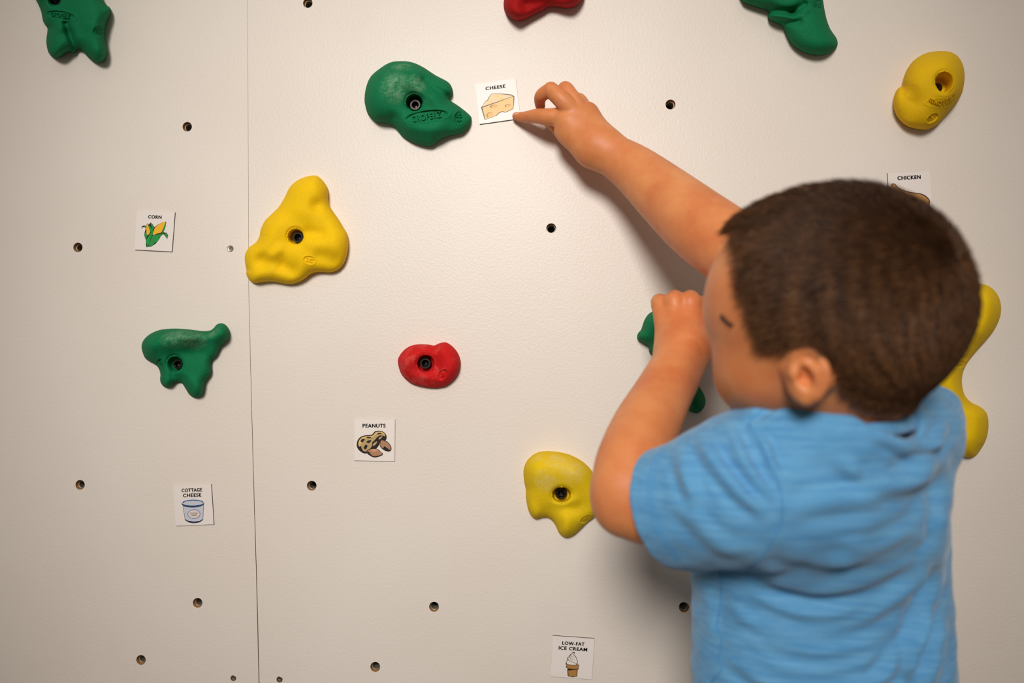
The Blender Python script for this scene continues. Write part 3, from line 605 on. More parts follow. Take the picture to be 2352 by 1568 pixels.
def mesh_prims(prims, step, lo=None, hi=None):
    bs = [p.bounds() for p in prims if p.op == 'u']
    km = max(p.k for p in prims)*.5
    L = np.min([b[0] for b in bs], 0)-3*step-km; Hh = np.max([b[1] for b in bs], 0)+3*step+km
    if lo is not None: L = np.maximum(L, lo)
    if hi is not None: Hh = np.minimum(Hh, hi)
    n = np.ceil((Hh-L)/step).astype(int)+1
    vol = np.full(tuple(n), 1.0, np.float32)
    ax = [(L[i]+np.arange(n[i])*step).astype(np.float32) for i in range(3)]
    for p in prims:
        a, b = p.bounds(); mg = p.k+3*step
        i0 = np.maximum(np.floor((a-mg-L)/step).astype(int), 0); i1 = np.minimum(np.ceil((b+mg-L)/step).astype(int)+1, n)
        if (i1 <= i0).any(): continue
        sl = tuple(slice(i0[i], i1[i]) for i in range(3))
        X = ax[0][sl[0]][:, None, None]; Y = ax[1][sl[1]][None, :, None]; Zz = ax[2][sl[2]][None, None, :]
        vol[sl] = combine(vol[sl], p, p.f(X, Y, Zz).astype(np.float32))
    ins = vol < 0
    def corners(A): return [A[i:n[0]-1+i, j:n[1]-1+j, k:n[2]-1+k] for i in (0, 1) for j in (0, 1) for k in (0, 1)]
    cs = corners(ins); al = cs[0].copy(); an = cs[0].copy()
    for c_ in cs[1:]: al &= c_; an |= c_
    act = an & ~al; idx = np.argwhere(act)
    shp = np.array(act.shape); flat = (idx[:, 0]*shp[1]+idx[:, 1])*shp[2]+idx[:, 2]
    acc = np.zeros((len(idx), 3)); cnt = np.zeros(len(idx))
    offs = [(i, j, k) for i in (0, 1) for j in (0, 1) for k in (0, 1)]
    vals = {o_: vol[idx[:, 0]+o_[0], idx[:, 1]+o_[1], idx[:, 2]+o_[2]] for o_ in offs}
    for o_ in offs:
        for d in range(3):
            if o_[d] == 0:
                o2_ = list(o_); o2_[d] = 1; o2_ = tuple(o2_); a, b = vals[o_], vals[o2_]; m_ = (a < 0) != (b < 0)
                t = np.where(m_, a/np.where(a == b, 1, a-b), 0)
                p = np.tile(np.array(o_, float), (len(idx), 1)); p[:, d] += t
                acc[m_] += p[m_]; cnt[m_] += 1
    V = L+(idx+acc/cnt[:, None])*step
    faces = []
    for d in range(3):
        e1, e2 = [(1, 2), (2, 0), (0, 1)][d]
        slA = [slice(None)]*3; slB = [slice(None)]*3; slA[d] = slice(0, -1); slB[d] = slice(1, None)
        A, B = ins[tuple(slA)], ins[tuple(slB)]; ch = np.argwhere(A != B); sg = A[ch[:, 0], ch[:, 1], ch[:, 2]]
        ok = (ch[:, e1] > 0) & (ch[:, e2] > 0) & (ch[:, e1] < shp[e1]) & (ch[:, e2] < shp[e2]) & (ch[:, d] < shp[d]); ch, sg = ch[ok], sg[ok]
        q = []
        for a, b in ((-1, -1), (0, -1), (0, 0), (-1, 0)):
            c_ = ch.copy(); c_[:, e1] += a; c_[:, e2] += b; q.append(np.searchsorted(flat, (c_[:, 0]*shp[1]+c_[:, 1])*shp[2]+c_[:, 2]))
        q = np.stack(q, 1); q[~sg] = q[~sg][:, ::-1]; faces.append(q)
    return V, np.vstack(faces)
def C(a, b, k=.008, op='u', sq=None):      # a,b = (u, v, h, radius in photo pixels)
    return Cap(P(*a[:3]), P(*b[:3]), M(a[3], *a[:3]), M(b[3], *b[:3]), k, op, sq)
def chain(pts, k=.008): return [Chain(pts, k)]
def unit(v): v = np.array(v, float); return v/np.linalg.norm(v)

# head frame: f forward (towards the wall and left), s the boy's left, t top
f_ = unit((-.80, .58, -.02)); t_ = unit((.02, -.20, 1)); s_ = unit(np.cross(t_, f_)); t_ = np.cross(f_, s_)
HC = np.array(P(1908, 694, .350))
def hp(a, b, c): return HC+f_*a+s_*b+t_*c          # metres forward, left, up from the skull centre
AX = [f_, s_, t_]
skull = [Ell(HC, (.078, .068, .074), AX, .01), Ell(hp(.025, 0, .0), (.062, .061, .062), AX, .02), Ell(hp(-.022, 0, -.008), (.052, .058, .058), AX, .02)]
head = list(skull)
head += [Ell(P(1812, 655, .318), (.044, .052, .050), AX, .018),
         C((1748, 842, .330, 98), (1760, 800, .325, 90), .014),
         C((1770, 850, .342, 92), (1860, 860, .350, 90), .02),
         C((1725, 880, .315, 60), (1725, 840, .30, 62), .02)]
# nose, lips, brow
head += [C((1672, 710, .292, 13), (1642, 751, .281, 16), .008), C((1642, 751, .281, 17), (1655, 756, .281, 17), .006), C((1662, 760, .290, 14), (1668, 762, .288, 14), .008),
         C((1662, 800, .282, 11), (1672, 806, .288, 10), .006), C((1664, 815, .282, 11), (1674, 818, .288, 10), .006),
         C((1678, 690, .308, 20), (1700, 690, .318, 18), .016)]
# neck
head += [C((1935, 880, .345, 112), (1955, 1040, .315, 112), .02)]
def surf_h(prims, u, v, h0=.46, h1=.2, off=0):
    hs = np.arange(h0, h1, -.0007); pts = PN(np.tile([[u, v]], (len(hs), 1)), hs); d = evalp(prims, pts)
    i = np.argmax(d < 0); return hs[i]-off if (d < 0).any() else None
# ear on the near side
eh = surf_h(head, 1858, 860) or .40
def E(u, v, dh, r): return (u, v, eh+dh, r)
rim = [E(1822, 838, .000, 6), E(1822, 818, .004, 8), E(1838, 805, .008, 9), E(1860, 805, .011, 9.5), E(1881, 818, .014, 9.5), E(1896, 842, .016, 9.5), E(1899, 868, .0155, 9.5), E(1892, 893, .013, 9), E(1880, 910, .009, 10)]
ear = [Ell(P(1862, 858, eh+.002), (M(48, 1862, 858, eh), .010, M(59, 1862, 858, eh)), None, .008), C(E(1818, 850, -.005, 17), E(1826, 892, -.004, 17), .006)]
ear += chain(rim, .003)
ear += [C(E(1846, 908, .002, 21), E(1852, 914, .003, 20), .006)]
ear += [C(E(1878, 850, .013, 12), E(1870, 900, .008, 12), .004)]
ear_cut = [C(E(1850, 858, .010, 18), E(1857, 882, .010, 18), .003, 's'), C(E(1840, 838, .013, 9), E(1862, 868, .014, 10), .003, 's'), C(E(1868, 828, .018, 5), E(1887, 868, .020, 5), .003, 's'), C(E(1838, 868, .006, 6), E(1842, 870, .004, 6), .003, 's')]
ear_add = chain([E(1850, 832, .008, 5), E(1866, 850, .012, 5.5), E(1875, 872, .012, 6), E(1866, 892, .009, 7)], .004)+[C(E(1822, 850, .004, 9), E(1820, 858, .004, 9), .004), C(E(1842, 893, .006, 8), E(1850, 896, .006, 8), .004)]
head += ear+ear_cut+ear_add

# ---- reaching (right) arm and hand
hand1 = []
hand1 += [C((1352, 344, .050, 26), (1312, 310, .046, 24), .010), C((1374, 336, .053, 30), (1310, 285, .050, 25), .010), C((1374, 336, .053, 29), (1326, 262, .049, 22), .010),
          C((1382, 322, .050, 25), (1342, 256, .045, 21), .010), C((1384, 322, .050, 23), (1356, 259, .040, 19), .010), C((1350, 343, .048, 24), (1298, 300, .040, 25), .010),
          C((1300, 274, .047, 23), (1318, 262, .048, 20), .008)]
hand1 += chain([(1296, 268, .044, 21), (1262, 269, .040, 19.5), (1234, 267, .032, 16.8), (1204, 269, .0165, 12.2), (1186, 267, .0085, 9.6)], .0035)
hand1 += chain([(1312, 252, .052, 21), (1290, 229, .055, 20), (1266, 207, .051, 18)], .002)+chain([(1264, 206, .051, 16.5), (1244, 219, .042, 15), (1240, 232, .028, 13), (1241, 243, .020, 11.5)], .0015)
hand1 += chain([(1328, 242, .050, 17.5), (1312, 220, .048, 17), (1298, 203, .042, 16), (1290, 216, .026, 12.5), (1291, 236, .014, 11)], .0015)
hand1 += chain([(1345, 256, .043, 16.5), (1336, 234, .038, 14.5), (1326, 226, .030, 13), (1314, 236, .018, 11), (1310, 250, .011, 10)], .0015)
hand1 += chain([(1318, 325, .036, 21), (1292, 308, .026, 16), (1274, 290, .020, 13.5), (1258, 280, .016, 11.5)], .004)
arm1 = chain([(1376, 341, .052, 42), (1408, 358, .056, 47), (1460, 392, .068, 56), (1530, 452, .098, 69), (1600, 512, .135, 80), (1668, 562, .165, 84), (1735, 615, .195, 80)], .02)
arm1 += chain([(1735, 615, .195, 82), (1850, 750, .225, 90), (2000, 960, .25, 105)], .012)
# ---- holding (left) arm and hand
hand2 = [C((1541, 800, .140, 31), (1520, 705, .118, 22), .008), C((1556, 800, .145, 32), (1549, 700, .126, 24), .008), C((1584, 800, .146, 32), (1585, 700, .127, 25), .008), C((1600, 800, .142, 30), (1620, 712, .120, 25), .008)]
for p in hand2: p.k = .005
hand2 += chain([(1517, 698, .117, 21), (1514, 694, .098, 19), (1514, 716, .078, 15)], .003)+chain([(1549, 694, .126, 25), (1550, 688, .104, 21), (1550, 712, .082, 16)], .003)
hand2 += chain([(1585, 694, .127, 25), (1586, 688, .105, 21), (1586, 712, .084, 16)], .003)+chain([(1620, 704, .120, 25), (1621, 700, .100, 21), (1619, 722, .080, 16)], .003)
hand2 += chain([(1605, 790, .128, 26), (1632, 752, .108, 20), (1640, 722, .092, 15), (1646, 712, .086, 12)], .006)
arm2 = chain([(1572, 805, .150, 56), (1552, 850, .165, 61), (1517, 915, .198, 67), (1482, 985, .235, 77), (1452, 1060, .270, 82), (1437, 1118, .288, 80)], .02)
arm2 += chain([(1440, 1152, .288, 82), (1520, 1155, .298, 98), (1660, 1120, .315, 104)], .006)
skin = head+hand1+arm1+hand2+arm2
sV, sF = mesh_prims(skin, .0015)

M_skin = mat('skin', (214, 138, 92), .48, .4, sss=.13)
nt = M_skin.node_tree; v = coords(nt); n1 = noise(nt, 26, 5, v, .6); mix(M_skin, n1.outputs['Fac'], (210, 122, 72), (223, 146, 90), .35, .68)
n2 = noise(nt, 700, 3, v); bump(M_skin, n2.outputs['Fac'], .0003, .35)
boy = empty('person', P(1880, 1200, .27)); tag(boy, 'person in a blue T-shirt with short brown hair, reaching up to the cheese card', 'person')
body = obj('body', sV, sF, M_skin, boy)
skin_bvh = BVHTree.FromPolygons([tuple(x) for x in sV], [tuple(int(i) for i in f) for f in sF])
def hit(bvh, u, v):
    d = ray(u, v).normalized(); r = bvh.ray_cast(CAM, d); return r[0], r[1]

# fingernail of the pointing finger, eye, lashes, brow
M_nail = mat('nail', (232, 160, 130), .25, .5)
def patch(name, bvh, poly, mt, off, parent, thick=.0004, dome=0):
    q = smooth_closed(poly, 4); c0 = q.mean(0); vs, fs = [], []
    rings = 5; n = len(q)
    for r in range(rings):
        t = 1-r/rings
        for p in c0+(q-c0)*t:
            loc, nr = hit(bvh, *p)
            if loc is None: loc, nr = hit(bvh, *c0)
            vs.append(loc+nr*(off*(1 if r else -.5)+dome*(1-t*t)))
    loc, nr = hit(bvh, *c0); vs.append(loc+nr*(off+dome))
    for r in range(rings-1):
        for k in range(n): fs.append((r*n+k, r*n+(k+1) % n, (r+1)*n+(k+1) % n, (r+1)*n+k))
    for k in range(n): fs.append(((rings-1)*n+k, (rings-1)*n+(k+1) % n, rings*n))
    o = obj(name, vs, fs, mt, parent); flip_out(o); return o
patch('fingernail', skin_bvh, [(1178.5, 264), (1181, 260), (1188, 258), (1193, 258.5), (1190, 262), (1183, 265)], M_nail, .0004, boy)
def tube(name, pts, rad, mt, parent, n=6, closed=False, taper=False):
    pts = [Vector(p) for p in pts]; vs, fs = [], []; L = len(pts)
    for i, p in enumerate(pts):
        a = pts[i-1] if (i or closed) else pts[0]; b = pts[(i+1) % L] if (i < L-1 or closed) else pts[-1]
        t = (b-a).normalized(); s = t.cross(Vector((.3, 1, .2))).normalized(); q = t.cross(s)
        r = rad*(1 if not taper else max(.15, 1-i/(L-1)))
        for k in range(n): an = 2*math.pi*k/n; vs.append(p+s*r*math.cos(an)+q*r*math.sin(an))
    for i in range(L if closed else L-1):
        j = (i+1) % L
        for k in range(n): fs.append((i*n+k, i*n+(k+1) % n, j*n+(k+1) % n, j*n+k))
    if not closed: fs += [tuple(range(n))[::-1], tuple(range((L-1)*n, L*n))]
    o = obj(name, vs, fs, mt, parent); flip_out(o); return o
M_hair = mat('hair_brown', (84, 56, 34), .5, .4)
nt = M_hair.node_tree; at_ = N(nt, 'ShaderNodeAttribute'); at_.attribute_name = 'tint'; mix(M_hair, at_.outputs['Fac'], (56, 33, 17), (134, 90, 54), 0, 1)
M_cap = mat('hair_root', (42, 25, 14), .85, .1)
lash = []
for k in range(7):
    t = k/6; u, v_ = 1658+26*t, 724+22*t+3*math.sin(t*3); loc, nr = hit(skin_bvh, u, v_)
    if loc: lash.append(loc+nr*.0008)
if len(lash) > 3: tube('eyelashes', lash, .0012, mat('eyelash', (60, 36, 26), .7), boy, taper=False)

# ---- hair: cap on the scalp plus combed strands
HLN = [(1706, 505), (1700, 545), (1706, 585), (1712, 640), (1716, 690), (1728, 728), (1741, 770), (1741, 800), (1768, 812), (1800, 806), (1817, 800), (1850, 792), (1888, 800), (1912, 830), (1930, 870), (1938, 905), (1965, 930), (2010, 945), (2058, 950), (2110, 938), (2150, 915), (2300, 860), (2400, 600), (2200, 300), (1800, 300), (1700, 430), (1712, 485)]
HLN = np.array(HLN, float)
hairp = skull+[Ell(P(1812, 655, .318), (.044, .052, .050), AX, .018), C((1935, 880, .345, 112), (1950, 930, .34, 112), .02)]
for p in hairp[:4]: p.r = p.r  # same scalp as the head
import copy
capp = [copy.deepcopy(p) for p in hairp]
for p in capp:
    if isinstance(p, Ell): p.r = p.r+.0035
    else: p.ra += .003; p.rb += .003
cV, cF = mesh_prims(capp, .0025)
def outward(prims, pts, e=.0008):
    g = np.stack([evalp(prims, pts+np.eye(3)[i]*e)-evalp(prims, pts-np.eye(3)[i]*e) for i in range(3)], 1); return g/np.linalg.norm(g, axis=1)[:, None]
def hair_region(pts, nrm, grow=0):
    uv, _ = UV(pts); toward = ((cN-pts)*nrm).sum(1) > -.01
    ins = in_poly(uv, HLN)
    q = pts-HC; a, b, c_ = q@f_, q@s_, q@t_
    far = (c_ > -.02+np.clip(a, -.1, .1)*.75) & (a < .062-.02*(c_ < .03)) | (a < -.02) & (c_ > -.065)
    return np.where(toward, ins, far) & (c_ > -.085)
cn = outward(capp, cV); keep = hair_region(cV, cn)
fk = keep[cF].all(1); used = np.unique(cF[fk]); rem = -np.ones(len(cV), int); rem[used] = np.arange(len(used))
hair = obj('hair', cV[used], rem[cF[fk]], M_cap, boy)
# strands
fc = cF[fk]; ar = np.linalg.norm(np.cross(cV[fc[:, 1]]-cV[fc[:, 0]], cV[fc[:, 3]]-cV[fc[:, 0]]), axis=1); ns = 60000
fi = rng.choice(len(fc), ns, p=ar/ar.sum()); a, b = rng.random((2, ns, 1))
q = cV[fc[fi]]; root = (q[:, 0]*(1-a)+q[:, 1]*a)*(1-b)+(q[:, 3]*(1-a)+q[:, 2]*a)*b
nr = outward(capp, root)
WH = np.array(P(2105, 610, .40))     # whorl at the crown
fl = root-WH; fl += f_*.02; fl -= nr*(fl*nr).sum(1)[:, None]; fl /= np.linalg.norm(fl, axis=1)[:, None]+1e-6
sw = np.cross(nr, fl); fl = fl+sw*.35*np.exp(-np.linalg.norm(root-WH, axis=1)/.04)[:, None]
low = np.clip((-(root-HC)@t_)/.07, 0, 1)[:, None]; fl = fl*(1-.6*low)-t_*.6*low*1.0+f_*.0
fl -= nr*(fl*nr).sum(1)[:, None]; fl /= np.linalg.norm(fl, axis=1)[:, None]+1e-6
cl = np.sin(root@np.array([310., 120, 200]))+np.sin(root@np.array([-150., 260, 330])+1.3)      # loose clumps
fl = fl+np.cross(nr, fl)*(.16*cl+rng.normal(0, .22, ns))[:, None]; fl /= np.linalg.norm(fl, axis=1)[:, None]
lenf = np.clip((root-HC)@t_/.08*.5+.6, .35, 1.0); ln = (.0155*lenf*rng.uniform(.7, 1.15, ns))[:, None]
lift = rng.uniform(.3, .65, ns)[:, None]
d1 = fl*(1-lift*.45)+nr*lift; d1 /= np.linalg.norm(d1, axis=1)[:, None]; d2 = fl+nr*lift*.35; d2 /= np.linalg.norm(d2, axis=1)[:, None]
lift *= 1+.35*cl[:, None]*.5; p0 = root-nr*.001; p1 = p0+d1*ln*.5; p2 = p1+d2*ln*.6
sd = np.cross(d1, nr); sd /= np.linalg.norm(sd, axis=1)[:, None]+1e-6; wd = .00032
up_ = np.cross(sd, d1)
V, Fh = [], []
for p, wk in ((p0, 1.0), (p1, .85), (p2, .15)):
    for an in (0, 2.094, 4.189): V.append(p+(sd*math.cos(an)+up_*math.sin(an))*wd*wk)
V = np.stack(V, 1).reshape(-1, 3); base = (np.arange(ns)*9)[:, None]
quads = np.array([[0, 1, 4, 3], [1, 2, 5, 4], [2, 0, 3, 5], [3, 4, 7, 6], [4, 5, 8, 7], [5, 3, 6, 8]])
Fh = (base[:, None, :]+quads[None]).reshape(-1, 4)
hs = obj('hair_strands', V, Fh, M_hair, hair, True)
rd = root-WH; th = np.arctan2(rd@s_, rd@f_); dd_ = np.linalg.norm(rd, axis=1)
tint = .42+.16*np.sin(th*23+4*np.sin(dd_*60))+.12*np.sin(th*41+dd_*90)+.10*np.sin(th*67+1+dd_*150)+rng.normal(0, .12, ns)
tint += .25*np.clip(((root-HC)@f_)/.07, -.6, 1)*np.clip(((root-HC)@t_)/.05+.5, 0, 1)  # front and top lightened: overhead light partly put into the hair colour
at2 = hs.data.attributes.new('tint', 'FLOAT', 'POINT'); at2.data.foreach_set('value', np.repeat(np.clip(tint, 0, 1), 9).astype(np.float32)); hs['kind'] = 'stuff'

# ---- shirt
shirt = []
shirt += [C((1975, 1075, .262, 138), (1900, 1300, .262, 215), .03, sq=(1, .74, 1)), C((1900, 1250, .265, 225), (1890, 1600, .262, 240), .03, sq=(1, .70, 1)),
          C((1890, 1560, .262, 242), (1900, 1950, .262, 262), .03, sq=(1, .70, 1)),
          C((1800, 1180, .262, 204), (1836, 1620, .262, 205), .03, sq=(1, .70, 1)),
          C((1985, 1200, .255, 140), (1960, 1500, .255, 165), .03, sq=(1, .72, 1)),
          C((1790, 1070, .325, 118), (1900, 1075, .325, 125), .04), C((1900, 1075, .32, 125), (2040, 1040, .285, 100), .04), C((2040, 1020, .275, 92), (2090, 995, .235, 80), .03),
          C((1870, 1150, .318, 150), (1960, 1180, .30, 150), .04),
          C((1790, 982, .345, 64), (1900, 1008, .352, 70), .02), C((1900, 1008, .352, 70), (2010, 1045, .340, 68), .02), C((2010, 1045, .32, 70), (2085, 985, .29, 70), .02)]
sleeve = [C((1570, 1160, .306, 136), (1690, 1130, .325, 142), .02), C((1690, 1130, .33, 140), (1800, 1090, .325, 135), .035), C((1500, 1168, .292, 130), (1580, 1162, .306, 136), .008)]
torso = list(shirt); shirt = torso+sleeve
# the other shoulder and short sleeve, reaching up past the head
shirt += [C((2095, 965, .25, 80), (2020, 890, .235, 72), .03)]
shirt += [Chain([(1840, 975, .352, 30), (1890, 982, .362, 32), (1950, 1000, .370, 33), (2010, 1014, .366, 34), (2070, 1004, .350, 34), (2118, 988, .315, 42), (2150, 940, .270, 36)], .022), C((2050, 1040, .33, 55), (2125, 1010, .295, 50), .025), C((2080, 988, .338, 34), (2122, 974, .303, 34), .015)]
# cuff plane cut, hollow cuff and neck opening
ax_ = unit(np.array(P(1650, 1135, .328))-np.array(P(1480, 1164, .283)))
class Plane:
    def __init__(s, p, n, ctr, rad, k=.002): s.p, s.n, s.k, s.op, s.c, s.rad = np.array(p), np.array(n), k, 's', np.array(ctr), rad
    def bounds(s): return s.c-s.rad, s.c+s.rad
    def f(s, X, Y, Zz): return (X-s.p[0])*s.n[0]+(Y-s.p[1])*s.n[1]+(Zz-s.p[2])*s.n[2]
cuff = np.array(P(1548, 1167, .292)); torso_all = list(shirt)
n_sl = [p for p in shirt if p in sleeve]; shirt = n_sl+[Plane(cuff, ax_, cuff, .07)]
shirt += [Cap(cuff-ax_*.03, cuff+ax_*.012, M(118, 1497, 1165, .30), M(118, 1497, 1165, .30), .002, 's')]
shirt += [p for p in torso_all if p not in sleeve]
shirt += [C((1945, 860, .34, 112), (1985, 925, .345, 118), .006, 's')]
hipc = np.array(P(1895, 1700, .262)); hipc[2] = .50
shirt += [Plane(hipc, (0, 0, 1), hipc, .16)]
hV, hF = mesh_prims(shirt, .002)
# folds: ridges and valleys along lines seen on the cloth, pushed along the surface normal
g6 = lambda pts: [(x/2.184+1330, y/2.184+850) for x, y in pts]
FOLDS = [  # (line, width px, height m)
 ([(730, 1030), (900, 1150), (1150, 1230), (1400, 1200), (1600, 1100), (1780, 900), (1840, 800)], 17, .0034),
 ([(715, 1100), (860, 1230), (1100, 1320), (1350, 1300), (1560, 1190), (1740, 1000), (1830, 850)], 15, .0034),
 ([(720, 1170), (900, 1340), (1150, 1410), (1400, 1380), (1600, 1260), (1780, 1060)], 15, .0032),
 ([(715, 1290), (900, 1440), (1150, 1510), (1420, 1470), (1640, 1340), (1790, 1170)], 15, .0030),
 ([(720, 1400), (900, 1530), (1150, 1600), (1450, 1560), (1680, 1430), (1800, 1290)], 15, .0028),
 ([(850, 1000), (1000, 1060), (1250, 1095), (1450, 1050), (1650, 940), (1800, 760)], 16, .0034),
 ([(1200, 985), (1400, 950), (1600, 880), (1790, 740)], 14, .0030), ([(1240, 900), (1450, 880), (1640, 800), (1800, 660)], 12, .0022),
 ([(1030, 700), (1250, 660), (1500, 620), (1700, 560), (1800, 500)], 18, .0022), ([(1280, 430), (1380, 520), (1480, 610)], 14, .0026),
 ([(1450, 290), (1600, 370), (1760, 460)], 12, .0040), ([(1600, 320), (1700, 380), (1800, 360), (1850, 240)], 10, .0036), ([(1400, 500), (1560, 560), (1720, 520), (1830, 400)], 18, .0036),
 ([(1850, 480), (1840, 700), (1825, 900), (1790, 1080), (1700, 1300), (1640, 1568)], 13, .0046), ([(1790, 1180), (1700, 1330), (1560, 1480), (1480, 1600)], 13, .0036),
 ([(1830, 620), (1790, 860), (1700, 1000)], 10, .0026), ([(1830, 1200), (1800, 1400), (1750, 1600)], 13, .0036), ([(1700, 1400), (1620, 1568)], 10, .0026),
 ([(740, 260), (790, 350), (850, 460), (880, 500)], 10, .0046), ([(590, 320), (680, 460), (820, 620), (970, 740)], 14, .0040), ([(700, 300), (820, 470), (940, 620), (1000, 680)], 11, .0036),
 ([(500, 370), (520, 470), (560, 600), (620, 720)], 13, .0030), ([(860, 300), (920, 350), (960, 450), (1000, 560)], 9, .0040), ([(480, 640), (620, 800), (760, 900), (900, 930)], 15, .0022),
 ([(880, 290), (1000, 220), (1130, 190)], 9, .0034), ([(830, 240), (930, 160), (1040, 140)], 11, .0030),
 ([(610, 1000), (640, 1150), (650, 1300), (630, 1450)], 13, .0016), ([(560, 1050), (575, 1250), (600, 1450)], 12, .0008)]
hn = np.zeros((len(hV), 3)); q4 = hV[hF]; fnm = np.cross(q4[:, 2]-q4[:, 0], q4[:, 3]-q4[:, 1])
for k in range(4): np.add.at(hn, hF[:, k], fnm)
hn /= np.linalg.norm(hn, axis=1)[:, None]+1e-12
uv, zz = UV(hV); facing = ((cN-hV)*hn).sum(1)/np.linalg.norm(cN-hV, axis=1); wgt = np.clip(facing*2.5+.25, 0, 1)
disp = np.zeros(len(hV))
for line, wd_, am in FOLDS:
    L = smooth_closed(g6(line), 5)[:(len(line)-1)*5+1]; L[:1] = g6(line)[:1]
    L = np.array(g6(line)) if len(line) < 3 else np.vstack([L[:1], L[5:-5], np.array(g6(line))[-2:]]) if len(line) > 3 else np.array(g6(line))
    bb = (uv > L.min(0)-60).all(1) & (uv < L.max(0)+60).all(1); ii = np.where(bb)[0]
    if not len(ii): continue
    a, b = L[:-1], L[1:]; d, cpt = seg_dist(uv[ii], a, b)
    e = np.minimum(np.linalg.norm(cpt-L[0], axis=1), np.linalg.norm(cpt-L[-1], axis=1)); en = np.clip(e/60, .15, 1)
    am *= 1.1; wd_ *= 1.25
    disp[ii] += am*en*(np.exp(-(d/wd_)**2)-.55*np.exp(-((d-wd_*1.7)/(wd_*.8))**2))
fine = .0003*np.sin(hV[:, 2]*260+hV[:, 0]*120+3*np.sin(hV[:, 0]*45))+.0003*np.sin(hV[:, 0]*210-hV[:, 2]*140+2*np.sin(hV[:, 2]*60))
hV2 = hV+hn*((disp*wgt+fine)[:, None])
M_shirt = mat('blue_cotton', (88, 158, 208), .88, .15)
nt = M_shirt.node_tree; v = coords(nt, (22, 60, 330), (0, .12, 0)); n1 = noise(nt, 1, 5, v, .7); mix(M_shirt, n1.outputs['Fac'], (80, 143, 192), (114, 172, 210), .35, .75)
n2 = noise(nt, 1, 3, coords(nt, (1500, 1500, 700))); bump(M_shirt, n2.outputs['Fac'], .0004, .5)
b_ = nt.nodes['Principled BSDF']; b_.inputs['Sheen Weight'].default_value = .25; b_.inputs['Sheen Roughness'].default_value = .5
sh = obj('shirt', hV2, hF, M_shirt, boy)
sbvh = BVHTree.FromPolygons([tuple(x) for x in hV2], [tuple(int(i) for i in f) for f in hF])
M_seam = mat('seam_thread', (78, 146, 200), .9, .1)
def seam(name, line, rad, gap=1):
    L = np.array(line, float); seg = np.linalg.norm(np.diff(L, axis=0), axis=1); s_c = np.r_[0, seg.cumsum()]
    ts = np.arange(0, s_c[-1], 5.0); pts = []
    for t in ts:
        p = (np.interp(t, s_c, L[:, 0]), np.interp(t, s_c, L[:, 1])); loc, nr_ = hit(sbvh, *p)
        if loc is not None and (not pts or (loc-pts[-1]).length < .02): pts.append(loc+nr_*rad*.15)
    for _ in range(2): pts = [pts[0]]+[(pts[i-1]+pts[i]*2+pts[i+1])/4 for i in range(1, len(pts)-1)]+[pts[-1]]
    if len(pts) > 3: return tube(name, pts, rad, M_seam, sh, 6)
seam('sleeve_seam', [(1719, 974), (1745, 1015), (1762, 1056), (1785, 1100), (1795, 1140), (1797, 1190), (1778, 1235), (1751, 1276), (1715, 1310)], .0005)
seam('shoulder_seam', [(1719, 974), (1745, 945), (1778, 925), (1811, 916)], .0005)
seam('side_seam', [(1653, 1312), (1657, 1345), (1657, 1377), (1646, 1436), (1660, 1468), (1650, 1514), (1660, 1537), (1632, 1568)], .0005)
seam('hem_stitching', [(1520, 1030), (1500, 1065), (1490, 1100), (1489, 1140), (1498, 1190), (1512, 1225), (1530, 1255), (1556, 1290)], .0005)
seam('hem_stitching', [(1529, 1032), (1509, 1068), (1499, 1103), (1498, 1140), (1507, 1188), (1521, 1222), (1539, 1252), (1565, 1288)], .0005)
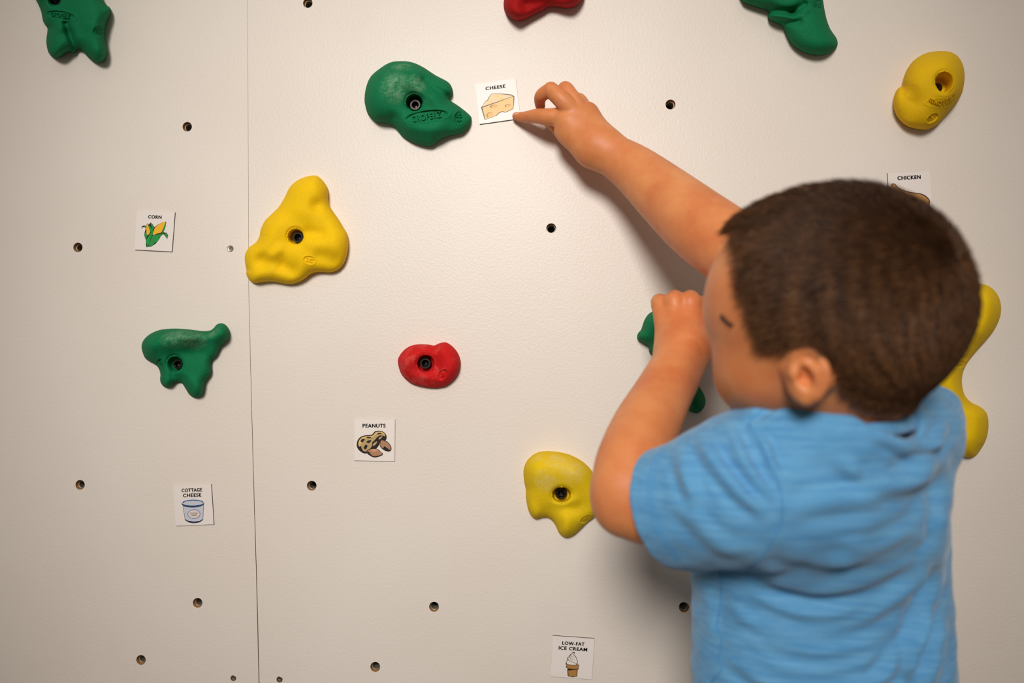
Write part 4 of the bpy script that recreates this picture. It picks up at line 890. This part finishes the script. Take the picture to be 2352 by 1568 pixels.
# ribbed collar band round the neck
ring = [(1828, 955, .33), (1880, 978, .350), (1950, 990, .368), (2012, 990, .376), (2062, 984, .364), (2107, 968, .338), (2137, 940, .305), (2148, 900, .27), (2130, 868, .24), (2050, 860, .215), (1950, 868, .21), (1870, 885, .235), (1822, 920, .30)]
rpts = [tuple(P(*r)) for r in ring]
rp = smooth_closed(rpts, 8)
cc = rp.mean(0); V = []; n = len(rp); nx_ = unit(np.array(P(1940, 860, .33))-np.array(P(1985, 1000, .33)))
for hgt, inn in ((-.004, .003), (-.001, .0042), (.003, .004), (.0055, .0022), (.0060, .0006), (.0054, -.0006), (.002, .0005), (-.003, 0)):
    o_ = rp-cc; o_ -= nx_*(o_@nx_)[:, None]; o_ /= np.linalg.norm(o_, axis=1)[:, None]
    V.append(rp+nx_*hgt+o_*inn)
m_ = len(V); V = np.vstack(V); Fq = [(i*n+k, i*n+(k+1) % n, ((i+1) % m_)*n+(k+1) % n, ((i+1) % m_)*n+k) for i in range(m_) for k in range(n)]
o = obj('collar', V, Fq, M_shirt, sh); flip_out(o)

# trousers and shoes below the frame, so that the boy stands on the floor
M_tr = mat('dark_denim', (44, 50, 66), .9, .15); bump(M_tr, noise(M_tr.node_tree, 500, 3, coords(M_tr.node_tree)).outputs['Fac'], .0005, .5)
hx, hy = hipc[0], hipc[1]
tr = [Cap((hx-.035, hy, .50), (hx+.035, hy, .50), .062, .062, .03), Cap((hx-.035, hy, .47), (hx+.035, hy, .47), .066, .066, .03)]
for sg in (-1, 1): tr += [Chain.__new__(Chain)]; c_ = tr[-1]; c_.q = np.array([[hx+sg*.045, hy, .47, .060], [hx+sg*.055, hy+.012, .28, .048], [hx+sg*.058, hy-.004, .07, .040]]); c_.k, c_.op = .02, 'u'
tV, tF = mesh_prims(tr, .004); obj('trousers', tV, tF, M_tr, boy)
M_shoe = mat('shoe_rubber', (60, 62, 68), .6, .4)
for sg in (-1, 1):
    q_ = [Cap((hx+sg*.060, hy-.025, .034), (hx+sg*.066, hy+.085, .026), .034, .030, .01), Cap((hx+sg*.060, hy-.015, .060), (hx+sg*.062, hy+.02, .05), .034, .030, .012)]
    q_ += [Plane((0, 0, .0005), (0, 0, 1), (hx+sg*.06, hy, 0), .14)]
    a_, b_v = mesh_prims(q_, .004); a_[:, 2] = np.maximum(a_[:, 2], .0005); obj('shoe', a_, b_v, M_shoe, boy)
